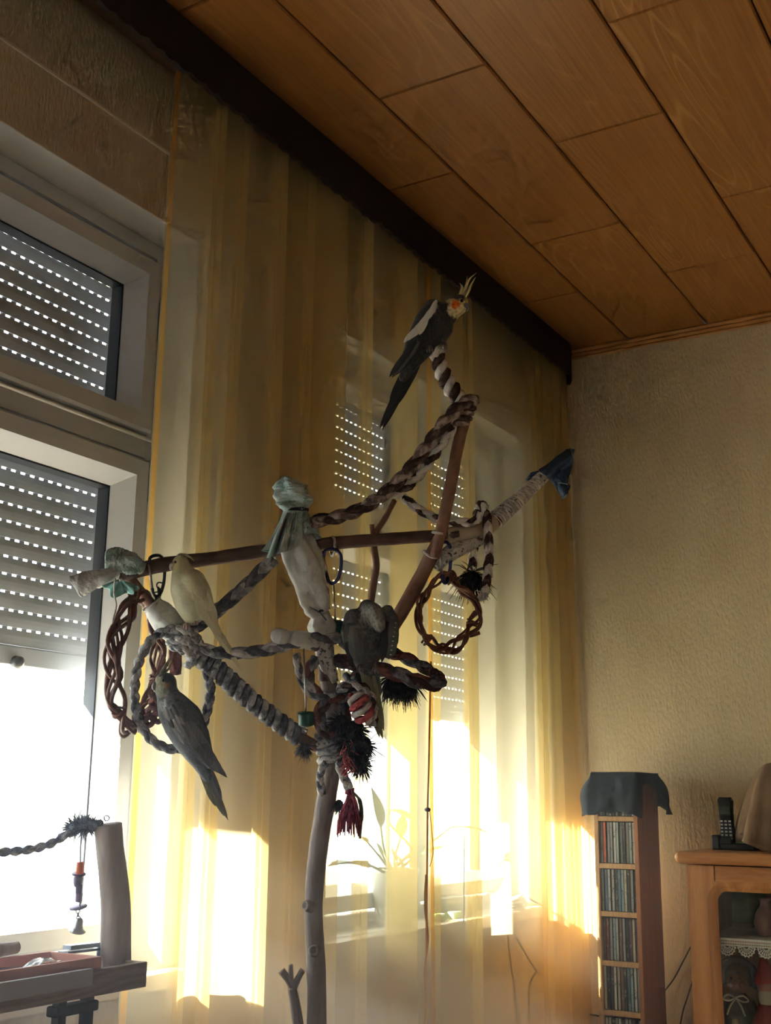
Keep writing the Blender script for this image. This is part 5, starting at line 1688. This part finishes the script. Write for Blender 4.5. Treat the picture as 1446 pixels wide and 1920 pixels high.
bo = MB().grid(brim, 40, 5).build('bonnet', M_ddress, dl)
bo.modifiers.new('thick', 'SOLIDIFY').thickness = .002
rb = MB()
for s in (-1, 1):
    rb.tube(cr_path([hc + Vector((0, -.038, -.042)), hc + Vector((s * .022, -.040, -.036)), hc + Vector((s * .036, -.038, -.048)), hc + Vector((s * .020, -.040, -.052)), hc + Vector((0, -.038, -.044))], 5), .003, 6)
    rb.tube(cr_path([hc + Vector((0, -.038, -.044)), hc + Vector((s * .016, -.044, -.066)), hc + Vector((s * .026, -.046, -.09))], 5), .003, 6)
rb.build('ribbon', M_ribbon, dl)
for s in (-1, 1):
    MB().tube(cr_path([hc + Vector((s * .035, -.01, -.055)), hc + Vector((s * .055, -.03, -.10)), hc + Vector((s * .03, -.065, -.13))], 6), .012, 8).build('arm', M_ddress, dl)
MB().tube([hc + Vector((0, -.050, -.10)), hc + Vector((0, -.062, -.14)), hc + Vector((0, -.070, -.19))], [.010, .013, .012], 10).build('trim', M_dtrim, dl)
# red-capped figurine at the frame edge
gz = onplane(1440, 1850, 1, 3.66)
M_redcap = mat('red_felt', (0.30, 0.022, 0.016), 0.9)
M_beard = mat('white_wool', (0.40, 0.36, 0.30), 1.0, bump=.8, bscale=300)
fg = thing('figurine', 'figurine with a red cap and pale beard at the right of the lower cabinet shelf', 'figurine', (gz.x, 3.66, .05))
gc = Vector((gz.x, 3.66, gz.z))
MB().lathe([(0, .05), (.06, .05), (.065, .2), (.05, gz.z - .1), (.02, gz.z - .03), (0, gz.z - .03)], (gc.x, gc.y, 0), (0, 0, 1), 20).build('body', M_redcap, fg)
MB().ball(gc, .030, 16, 12).build('head', M_skin, fg)
MB().ball(gc + Vector((0, -.012, -.026)), .026, 14, 10, 0, (1, .7, 1.3)).build('beard', M_beard, fg)
MB().lathe([(.034, 0), (.036, .006), (.030, .02), (.016, .05), (.004, .072), (0, .074)], gc + Vector((0, 0, .010)), (-.15, 0, 1), 18).build('cap', M_redcap, fg)
MB().ball(gc + Vector((-.012, 0, .085)), .009, 10, 8).build('pompom', M_beard, fg)

# ---- cordless phone on the cabinet
M_ph = mat('black_phone_plastic', (0.008, 0.008, 0.010), 0.45, spec=0.25)
M_key = mat('grey_phone_keys', (0.34, 0.34, 0.35), 0.5)
M_disp = mat('phone_display', (0.05, 0.06, 0.05), 0.15)
M_led = mat('green_charge_mark', (0.03, 0.30, 0.06), 0.3)
pb = onplane(1384, 1591, 2, zt)
pb.y = min(pb.y, 3.72)
pb = onplane(1384, 1588, 1, pb.y); pb.z = zt
bs = thing('charging_station', 'black charging base with green light standing on the cabinet', 'phone base', pb)
k = pb.y / 2225.95 / 0.84 * 1.0
k = (pb - CAMP).dot(CF) / FPX       # metres per pixel at the phone
def ph_sec(x0, x1, y0, y1, z0, z1):
    return MB().bbox(pb.x + x0 * k, pb.x + x1 * k, pb.y + y0, pb.y + y1, zt + z0 * k, zt + z1 * k, 0.004)
ph_sec(-40, 38, -0.045, 0.05, 0.3, 13).build('body', M_ph, bs)
ph_sec(-41, -26, -0.05, 0.045, 0.3, 27).build('cradle', M_ph, bs)
ph_sec(-27, -4, -0.048, -0.036, 10, 24).build('cradle_front', M_ph, bs)
MB().box(pb.x + 6 * k, pb.x + 24 * k, pb.y - 0.03, pb.y - 0.012, zt + 13 * k, zt + 14.2 * k).build('charge_light', M_led, bs)
hs = thing('phone_handset', 'black cordless handset with keypad upright in its base', 'phone', (pb.x - 17 * k, pb.y - 0.02, zt + 13 * k))
ho = org(hs)
hw = 14.0 * k
rowz = [14, 30, 55, 80, 96]
hb = MB()
L = []
for t in [i / 14 for i in range(15)]:
    z = lerp(10, 96, t)
    w_ = hw * (0.93 + 0.07 * math.cos(t * 6.3)) * (1 - 0.25 * max(0, (t - .93) / .07))
    yy = pb.y - 0.020 + 0.022 * t
    dep = 0.012
    xx = pb.x + lerp(-14, -20, t) * k
    L.append([(xx - w_, yy - dep * .5), (xx - w_ * .8, yy - dep), (xx + w_ * .8, yy - dep), (xx + w_, yy - dep * .5), (xx + w_, yy + dep * .8), (xx - w_, yy + dep * .8), z])
vs = []
for s in L:
    for q in s[:6]:
        vs.append((q[0], q[1], zt + s[6] * k))
fs = [(i * 6 + a, i * 6 + (a + 1) % 6, i * 6 + 6 + (a + 1) % 6, i * 6 + 6 + a) for i in range(14) for a in range(6)]
fs += [tuple(range(6)), tuple(84 + a for a in range(6))]
hb.add(vs, fs)
hb.build('body', M_ph, hs)
def hp(u, t, out=0.0125):
    z = lerp(10, 96, t)
    return Vector((pb.x + (lerp(-14, -20, t) + u * 14) * k, pb.y - 0.020 + 0.022 * t - out, zt + z * k))
upv = (hp(0, 1) - hp(0, 0)).normalized()
MB().obox(hp(0, .72), Vector((9.5 * k, 0, 0)), upv * 7 * k, Vector((0, .0012, 0))).build('display', M_disp, hs)
for r_ in range(6):
    for c_ in (-.55, 0, .55):
        MB().obox(hp(c_, .49 - r_ * .073), Vector((2.3 * k, 0, 0)), upv * 1.4 * k, Vector((0, .0012, 0))).build('key', M_key, hs)

# ---- beige cloth draped over something at the right edge
M_beige = mat('beige_cloth', (0.20, 0.135, 0.09), 0.95, (0.26, 0.18, 0.125), scale=12, bump=0.3, bscale=500, sheen=.1, spec=.1)
dc = onplane(1462, 1590, 1, 3.72)
def drape(u, v):
    a = 2 * math.pi * u
    r = lerp(0.012, 0.135, v ** 0.62) * (1 + (0.17 * math.sin(a * 6 + 1) + 0.08 * math.sin(a * 11)) * v)
    z = zt + 0.002 + lerp(0.255, 0.0, v ** 1.35) + 0.02 * v * max(0, math.sin(a * 3 + 2.2))
    if v == 1:
        z = zt + 0.002 + 0.03 * max(0, math.sin(a * 3 + 2.2))
    return Vector((dc.x + r * math.cos(a), 3.74 + r * 0.8 * math.sin(a), z))
do = MB().grid(drape, 84, 22, True, 0, True).build('draped_cloth', M_beige)
do.modifiers.new('thick', 'SOLIDIFY').thickness = .002
tag(do, 'beige cloth draped in folds over an object beside the phone', 'cloth')

# ---- loose cables
M_cable = mat('dark_cable', (0.03, 0.022, 0.018), 0.6)
def cable(label, pts, r=0.0022, m=None):
    b = MB().tube(cr_path(pts, 8), r, 6)
    tag(b.build('cable', m or M_cable), label, 'cable')
cable('dark cable sagging across the wall between CD tower and cabinet', [onplane(1238, 1868, 1, 3.955), onplane(1262, 1838, 1, 3.965), onplane(1280, 1805, 1, 3.965), onplane(1298, 1770, 1, 3.955)])
cable('dark cable dropping along the wall beside the cabinet foot', [onplane(1300, 1835, 1, 3.955), onplane(1290, 1868, 1, 3.965), onplane(1280, 1900, 1, 3.965), onplane(1270, 1960, 1, 3.965), onplane(1262, 2060, 1, 3.965)])
# ================================================================== WINDOW SILL, PLANT, BIRD SHELF
M_pot = mat('white_pot_glaze', (0.66, 0.68, 0.64), 0.35)
M_leaf = mat('green_leaf', (0.10, 0.16, 0.035), 0.45, (0.17, 0.24, 0.06), scale=20)
M_soil = mat('potting_soil', (0.05, 0.035, 0.025), 1.0, bump=1, bscale=200)
M_stem = mat('green_stem', (0.14, 0.19, 0.06), 0.6)
PX = -1.730
pcn = onplane(739, 1690, 0, PX)
pt = thing('potted_plant', 'leafy houseplant in a white pot on the sill behind the curtain', 'plant', (PX, pcn.y, ZS))
rp = 0.068
MB().lathe([(0, .002), (rp * .66, .0), (rp * .72, .006), (rp * .94, .135), (rp, .140), (rp, .152), (rp * .93, .152), (rp * .90, .140), (rp * .86, .130)], (PX, pcn.y, ZS), (0, 0, 1), 32).build('pot', M_pot, pt)
MB().lathe([(0, .134), (rp * .9, .134)], (PX, pcn.y, ZS), (0, 0, 1), 24).build('soil', M_soil, pt)
soil = Vector((PX, pcn.y, ZS + .134))
def leaf(pts, wd, curl=0.25, lobes=0.0):
    """stem plus broad curved blade: pts = stem path then blade tip"""
    P = [Vector(p) for p in pts]
    stem = cr_path([soil + (P[0] - soil) * 0.0 + Vector((random.uniform(-.02, .02), random.uniform(-.02, .02), 0))] + P[:-1], 8)
    s = MB().tube(stem, [lerp(.0042, .0022, i / len(stem)) for i in range(len(stem))], 7).build('stem', M_stem, pt)
    A, B = P[-2], P[-1]
    ax = (B - A)
    L = ax.length
    ax.normalize()
    side = ax.cross(Vector((0, 0, 1))).normalized() if abs(ax.z) < .95 else Vector((0, 1, 0))
    up = side.cross(ax).normalized()
    def fn(u, v):
        t = v
        hw = wd * math.sin(math.pi * min(1, .06 + .94 * t ** .8)) * (1 + lobes * math.sin(t * 26))
        q = (u - .5) * 2
        return A + ax * L * t + side * hw * q + up * (curl * hw * (q * q) - 0.25 * L * t * t * .6)
    o = MB().grid(fn, 9, 16).build('leaf', M_leaf, s)
    o.modifiers.new('thick', 'SOLIDIFY').thickness = .0012
def W2(x, y, X=PX):
    return onplane(x, y, 0, X)
leaf([W2(775, 1600, -1.72), W2(728, 1540, -1.72), W2(733, 1518, -1.72), W2(778, 1530, -1.70)], .022)
leaf([W2(700, 1625, -1.71), W2(690, 1626, -1.70), W2(618, 1600, -1.69)], .030, .3, .12)
leaf([W2(770, 1600, -1.71), W2(800, 1585, -1.71), W2(845, 1552, -1.70), W2(918, 1542, -1.69)], .018)
leaf([W2(722, 1600, -1.74), W2(714, 1550, -1.74), W2(706, 1475, -1.74)], .026, .2)
leaf([W2(740, 1610, -1.74), W2(752, 1570, -1.74), W2(756, 1520, -1.75)], .016)
leaf([W2(715, 1610, -1.73), W2(690, 1580, -1.72), W2(676, 1562, -1.71)], .008)
leaf([W2(760, 1610, -1.73), W2(790, 1605, -1.72), W2(842, 1572, -1.70)], .014)
for (x, y) in ((708, 1575), (735, 1585), (748, 1600)):
    leaf([W2(x + 10, y + 30, -1.73), W2(x, y, -1.73)], .006)
# small things on that sill
M_gbox = mat('pale_green_soap', (0.34, 0.50, 0.26), 0.6)
for i, (x, w_) in enumerate(((824, .024), (853, .026))):
    c = onplane(x, 1716, 0, -1.70)
    o = MB().bbox(-1.72, -1.69, c.y - w_, c.y + w_, ZS, ZS + .020, .004)
    tag(o.build('green_block', M_gbox), ['left one of two pale green blocks on the sill behind the curtain', 'right one of two pale green blocks on the sill behind the curtain'][i], 'block', 'green blocks on the sill')
c = onplane(840, 1700, 0, -1.75)
M_bk = [mat('book_cover_a', (0.42, 0.38, 0.30), 0.7), mat('book_cover_b', (0.30, 0.30, 0.28), 0.7), mat('book_cover_c', (0.48, 0.44, 0.36), 0.7)]
M_pages = mat('book_pages', (0.66, 0.62, 0.52), 0.9)
for i in range(3):
    bk = thing('book', ['lowest', 'middle', 'topmost'][i] + ' book of the small pile on the sill behind the curtain', 'book', (-1.755, c.y, ZS + .018 * i), 'books on the sill')
    z = ZS + .018 * i
    MB().box(-1.783, -1.727, c.y - .066 + .003 * i, c.y + .066, z + .0025, z + .0155).build('pages', M_pages, bk)
    cv = MB().box(-1.785, -1.725, c.y - .068 + .003 * i, c.y + .068, z + .0002, z + .0025)
    cv.box(-1.785, -1.725, c.y - .068 + .003 * i, c.y + .068, z + .0155, z + .0178)
    cv.box(-1.727, -1.7245, c.y - .068 + .003 * i, c.y + .068, z + .0002, z + .0178)
    cv.build('cover', M_bk[i], bk)
c = onplane(965, 1693, 0, -1.69)
fc = MB()
for i in range(4):
    fc.grid(lambda u, v, i=i: Vector((lerp(-1.74, -1.675, u), c.y + lerp(-.05, .06 - .006 * i, v), ZS + .004 + .009 * i + .006 * math.sin(u * 5 + i) * v + .01 * v * v)), 10, 10)
fo = fc.build('folded_papers', M_pages)
fo.modifiers.new('thick', 'SOLIDIFY').thickness = .004
tag(fo, 'curled stack of papers at the right end of the sill behind the curtain', 'papers')
# card hanging in the right window
M_card = mat('yellow_print_card', (0.52, 0.52, 0.22), 0.4, (0.36, 0.42, 0.20), scale=60)
k0, k1 = onplane(712, 1312, 0, -1.825), onplane(741, 1384, 0, -1.825)
cd_ = thing('window_card', 'small rounded card with pale border hanging in the right window', 'card', (-1.825, (k0.y + k1.y) / 2, k1.z))
def rrx(y0, y1, z0, z1, r, x):
    return [(x, a, b) for a, b in rr(y0, y1, z0, z1, r, 5)]
MB().prism(rrx(k0.y, k1.y, k1.z, k0.z, .008, -1.826), (.002, 0, 0)).build('border', M_pot, cd_)
MB().prism(rrx(k0.y + .007, k1.y - .007, k1.z + .02, k0.z - .007, .004, -1.824), (.0012, 0, 0)).build('print', M_card, cd_)
# cords near the curtain
M_cord = mat('orange_cord', (0.55, 0.26, 0.07), 0.8)
M_wcord = mat('grey_cord', (0.30, 0.28, 0.24), 0.8)
XC = -1.545
cdx = thing('pull_cord', 'orange curtain pull cord with a purple bead hanging before the right window', 'cord', onplane(800, 1980, 0, XC))
MB().tube(cr_path([onplane(x, y, 0, XC) for x, y in ((808, 1240), (806, 1340), (804, 1440), (802, 1518), (801, 1620), (800, 1720), (799, 1850), (797, 1980))], 6), .0028, 7).build('cord', M_cord, cdx)
MB().tube(cr_path([onplane(x, y, 0, XC + .004) for x, y in ((799, 1640), (797, 1700), (803, 1760), (797, 1820), (799, 1900), (793, 1980))], 8), .0030, 6).build('cord', M_cord, cdx)
MB().ball(onplane(802, 1518, 0, XC), .0085, 14, 10, 0, (1, 1, .7)).build('bead', mat('purple_bead', (0.10, 0.09, 0.22), 0.4), cdx)
MB().tube(cr_path([onplane(x, y, 0, XC) for x, y in ((806, 1522), (810, 1560), (812, 1600), (806, 1625))], 6), .0012, 6).build('loop', M_cord, cdx)
cable('thin grey cord hanging straight before the sill at the centre of the right window', [onplane(871, 1560, 0, -1.648), onplane(870, 1700, 0, -1.648), onplane(869, 1920, 0, -1.648), onplane(868, 2060, 0, -1.648)], .0022, M_wcord)
cable('dark cable crossing from the sill towards the CD tower foot', [onplane(945, 1715, 0, -1.648), onplane(975, 1770, 0, -1.648), onplane(1010, 1826, 0, -1.64), onplane(1050, 1870, 0, -1.64), onplane(1085, 1896, 0, -1.62), onplane(1122, 1905, 0, -1.52)], .0030)
cable('dark cable looping out and back below the right end of the sill', [onplane(992, 1684, 0, -1.648), onplane(1022, 1706, 0, -1.642), onplane(1036, 1760, 0, -1.64), onplane(1028, 1800, 0, -1.64), onplane(1003, 1826, 0, -1.648), onplane(993, 1850, 0, -1.65), onplane(992, 1900, 0, -1.65), onplane(994, 2000, 0, -1.65)], .0026)
cable('dark cable falling steeply below the sill behind the curtain', [onplane(950, 1728, 0, -1.648), onplane(957, 1800, 0, -1.65), onplane(968, 1880, 0, -1.65), onplane(975, 1960, 0, -1.65)], .0022)
cable('thin cable curling below the sill near the pull cord', [onplane(812, 1712, 0, -1.648), onplane(826, 1770, 0, -1.65), onplane(832, 1850, 0, -1.65), onplane(826, 1960, 0, -1.65)], .0013, M_wcord)

# ------------------------------------------------------------------ bird shelf at the left window
M_shelf = mat_wood('grey_brown_board', (0.16, 0.11, 0.085), (0.26, 0.19, 0.15), axis=1, scale=1.6, rough=0.6, rnd=False)
M_strap = mat('dark_bracket', (0.030, 0.030, 0.034), 0.6)
XS0, XS1 = -1.55, -1.40
yr = onplane(277, 1803, 0, XS1).y
zt0 = onplane(277, 1803, 0, XS1).z
zb0 = onplane(277, 1850, 0, XS1).z
bsf = thing('bird_shelf', 'grey-brown wooden bird shelf fixed before the left window', 'shelf', ((XS0 + XS1) / 2, 1.2, 0))
MB().bbox(XS1 - .012, XS1, .85, yr, zb0, zt0, .0015).build('front_board', M_shelf, bsf)
MB().bbox(XS0, XS0 + .012, .85, yr, zb0, zt0, .0015).build('back_board', M_shelf, bsf)
MB().bbox(XS0 + .012, XS1 - .012, yr - .012, yr, zb0, zt0, .0015).build('end_board', M_shelf, bsf)
MB().box(XS0 + .012, XS1 - .012, .85, yr - .012, zb0 + .002, zb0 + .010).build('floor_board', M_shelf, bsf)
MB().bbox(XS1 - .002, XS1 + .006, .85, yr - .13, zt0 - .022, zt0 + .004, .002).build('edge_strip', mat('pale_edge_strip', (0.34, 0.32, 0.32), .5), bsf)
def legs(px0):
    p = onplane(px0, 1880, 0, XS1 - .03)
    return p.y
y1_, y2_ = legs(117), legs(168)
for y in (y1_, y2_):
    MB().box(XS1 - .045, XS1 - .030, y - .006, y + .010, 0, zb0).build('leg', M_strap, bsf)
zc = onplane(145, 1890, 0, XS1 - .03).z
MB().bbox(XS1 - .050, XS1 - .026, y1_ - .014, y2_ + .018, zc - .009, zc + .007, .003).build('crossbar', M_strap, bsf)
# upright log with hook
M_log = mat('weathered_log', (0.26, 0.21, 0.18), 0.9, (0.44, 0.38, 0.34), scale=14, stretch=(3, 3, .35), bump=.5, bscale=40)
XL = -1.465
def L(x, y, X=XL):
    return onplane(x, y, 0, X)
lg = thing('perch_log', 'upright weathered log standing at the end of the bird shelf', 'log', L(217, 1822))
LP = cr_path([L(218, 1826), L(217, 1770), L(217, 1700), L(212, 1640), L(206, 1590), L(203, 1546)], 6)
dl_ = (LP[0] - CAMP).dot(CF)
MB().tube(LP, [px(lerp(29, 25.5, (i / (len(LP) - 1))), dl_) * (1 + .03 * mnoise.noise(LP[i] * 20)) for i in range(len(LP))], 22).build('trunk', M_log, lg)
hk = L(200, 1534)
band_mb(hk, CF, px(5, dl_), px(1.3, dl_), turns=1.0, pitch=0).build('eye_hook', M_darkmetal, lg)
M_brope = fib('blue_grey_rope', (0.12, 0.15, 0.20), (0.26, 0.30, 0.37))
rope('twisted_rope', 'blue-grey rope running left from the log hook out of view', [(-60, 1602, 1.93), (0, 1598, 1.95), (50, 1594, 1.965), (95, 1582, 1.98), (130, 1562, 1.99), (160, 1552, 2.0), (192, 1541, 2.01)], 15, [M_brope, M_rg, M_brope], pitch=3.2)
tf = MB()
for (x, y) in ((140, 1552), (152, 1550), (163, 1550), (173, 1548)):
    tassel_mb(at(x, y, 1.995), (-.2, 0, .1), 60, .024, 1.0, .0013, x, .5, b=tf)
    tf.ball(at(x, y, 1.995), .011, 10, 8)
tag(tf.build('frayed_end', M_brope), 'blue-grey frayed tuft on the rope beside the log', 'rope end')
# hanging toy with bell
ty = thing('bell_toy', 'hanging bird toy with orange bead, purple blocks and a bell', 'bird toy', at(147, 1748, 1.99))
TD = 1.99
def tpt(x, y):
    return at(x, y, TD)
MB().tube([tpt(153, 1562), tpt(151, 1590), tpt(150, 1700)], px(1.1, TD), 6).build('wire', M_darkmetal, ty)
M_orange = mat('orange_bead', (0.80, 0.16, 0.03), 0.4)
M_purp = mat('purple_block', (0.10, 0.07, 0.15), 0.6, (0.17, 0.12, 0.22), scale=60)
tx = CU * 1.0 + CR * .08
MB().lathe([(0, .011), (.0058, .010), (.0066, .004), (.0066, -.008), (.005, -.010), (0, -.010)], tpt(150, 1628), tx, 14).build('bead', M_orange, ty)
MB().lathe([(0, .0015), (.0115, .001), (.0115, -.001), (0, -.0015)], tpt(148, 1639), tx, 18).build('disc', M_purp, ty)
MB().lathe([(0, .010), (.005, .009), (.0075, .004), (.0072, -.004), (.005, -.010), (0, -.011)], tpt(146, 1651), tx, 14).build('bead', M_purp, ty)
MB().lathe([(0, .008), (.005, .007), (.0060, .0), (.005, -.008), (0, -.008)], tpt(148, 1666), tx, 12).build('bead', M_purp, ty)
MB().lathe([(0, .007), (.0058, .007), (.0058, -.007), (0, -.007)], tpt(148, 1682), tx, 8, smooth=False).build('bead', M_purp, ty)
MB().lathe([(0, .0016), (.015, .001), (.015, -.001), (0, -.0016)], tpt(147, 1701), CU - CR * .12, 18).build('disc', M_purp, ty)
for i in range(3):
    band_mb(tpt(146 + .4 * i, 1709 + 6 * i), (CR if i % 2 else CF), px(3.6, TD), px(1.1, TD), turns=1.0, pitch=0).build('link', M_darkmetal, ty)
MB().lathe([(0, .013), (.0045, .012), (.0068, .008), (.0075, .0), (.0095, -.006), (.0145, -.0095), (.0135, -.0105), (.006, -.006), (0, -.004)], tpt(147, 1735), CU + CR * .22, 20).build('bell', mat('aged_bell_metal', (0.30, 0.31, 0.30), .4, metal=.9), ty)
# things lying in the shelf
M_terra = mat('pink_terracotta', (0.60, 0.30, 0.23), 0.8, (0.66, 0.36, 0.29), scale=12)
tr_ = thing('terracotta_tray', 'shallow pink terracotta tray lying in the bird shelf', 'tray', (-1.475, 1.26, zb0 + .011))
zq = zb0 + .011
for (a, b_, c_, d_) in ((-1.534, -1.528, 1.00, 1.495), (-1.424, -1.418, 1.00, 1.495), (-1.528, -1.424, 1.00, 1.006), (-1.528, -1.424, 1.489, 1.495)):
    MB().bbox(a, b_, c_, d_, zq, zq + .044, .0015).build('wall', M_terra, tr_)
MB().box(-1.532, -1.420, 1.002, 1.493, zq - .0005, zq + .004).build('bottom', M_terra, tr_)
p0, p1 = at(-40, 1826, 1.83), at(60, 1822, 1.90)
bt = MB().tube([p0, p1], px(9.5, 1.87), 14)
tag(bt.build('bamboo_tube', mat('grey_bamboo', (0.20, 0.19, 0.20), .6, (0.27, 0.25, 0.26), scale=30)), 'grey bamboo tube lying across the terracotta tray', 'tube')
p0, p1 = L(-50, 1797, -1.53), L(30, 1776, -1.54)
ws = MB().tube(cr_path([p0, (p0 + p1) / 2 + Vector((0, 0, .004)), p1], 5), [.011] * 3 + [.0115] * 8, 12)
ws = MB().tube([p0, (p0 + p1) / 2 + Vector((0, 0, .003)), p1], [.011, .0115, .010], 12)
tag(ws.build('wood_stick', M_log), 'weathered stick end lying behind the terracotta tray', 'stick')
mc = thing('metal_clamp', 'bluish metal clamp on the tray edge beside the log', 'clamp', L(160, 1812, -1.49))
M_clamp = mat('blue_grey_metal', (0.28, 0.34, 0.40), .35, (0.20, 0.24, 0.30), scale=40, metal=.6)
a0, a1 = L(118, 1786, -1.50), L(186, 1778, -1.50)
ax_ = (a1 - a0) / 2
MB().obox((a0 + a1) / 2, ax_, Vector((.012, 0, 0)), Vector((0, 0, .0018))).build('plate', M_clamp, mc)
MB().obox((a0 + a1) / 2 + Vector((0, 0, .007)), ax_ * .8, Vector((.009, 0, 0)), Vector((0, 0, .0035))).build('jaw', M_clamp, mc)
MB().tube([a1 + Vector((0, 0, .010)), a1 + Vector((0, 0, -.026))], .004, 10).build('screw', M_clamp, mc)
pp = MB()
pa = L(80, 1812, -1.46)
def crum(u, v):
    return pa + Vector((.03 * (v - .5), lerp(-.03, .035, u), .006 * mnoise.noise(Vector((u * 5, v * 5, 2))) + .010 * math.sin(u * 3.1)))
po = pp.grid(crum, 14, 8).build('crumpled_paper', M_pot)
po.modifiers.new('thick', 'SOLIDIFY').thickness = .001
tag(po, 'crumpled white paper in the terracotta tray', 'paper')
# ------------------------------------------------------------------ scatter volume added by the windows to imitate lens glare
hm, hnt, hout = nmat('glare_scatter')
hv = N(hnt, 'ShaderNodeVolumeScatter')
hv.inputs['Color'].default_value = (0.96, 0.97, 1.0, 1)
hv.inputs['Density'].default_value = 0.20
hv.inputs['Anisotropy'].default_value = 0.0
hnt.links.new(hv.outputs[0], hout.inputs['Volume'])
hz_o = MB().box(XW + 0.01, -0.95, YB + 0.01, YE - 0.01, 0.01, ZC - 0.04).build('glare_haze', hm, origin=(-1.32, (YB + YE) / 2, 0.01))
tag(hz_o, 'added scatter volume imitating lens glare before the sunny windows', 'glare_haze', kind='stuff')
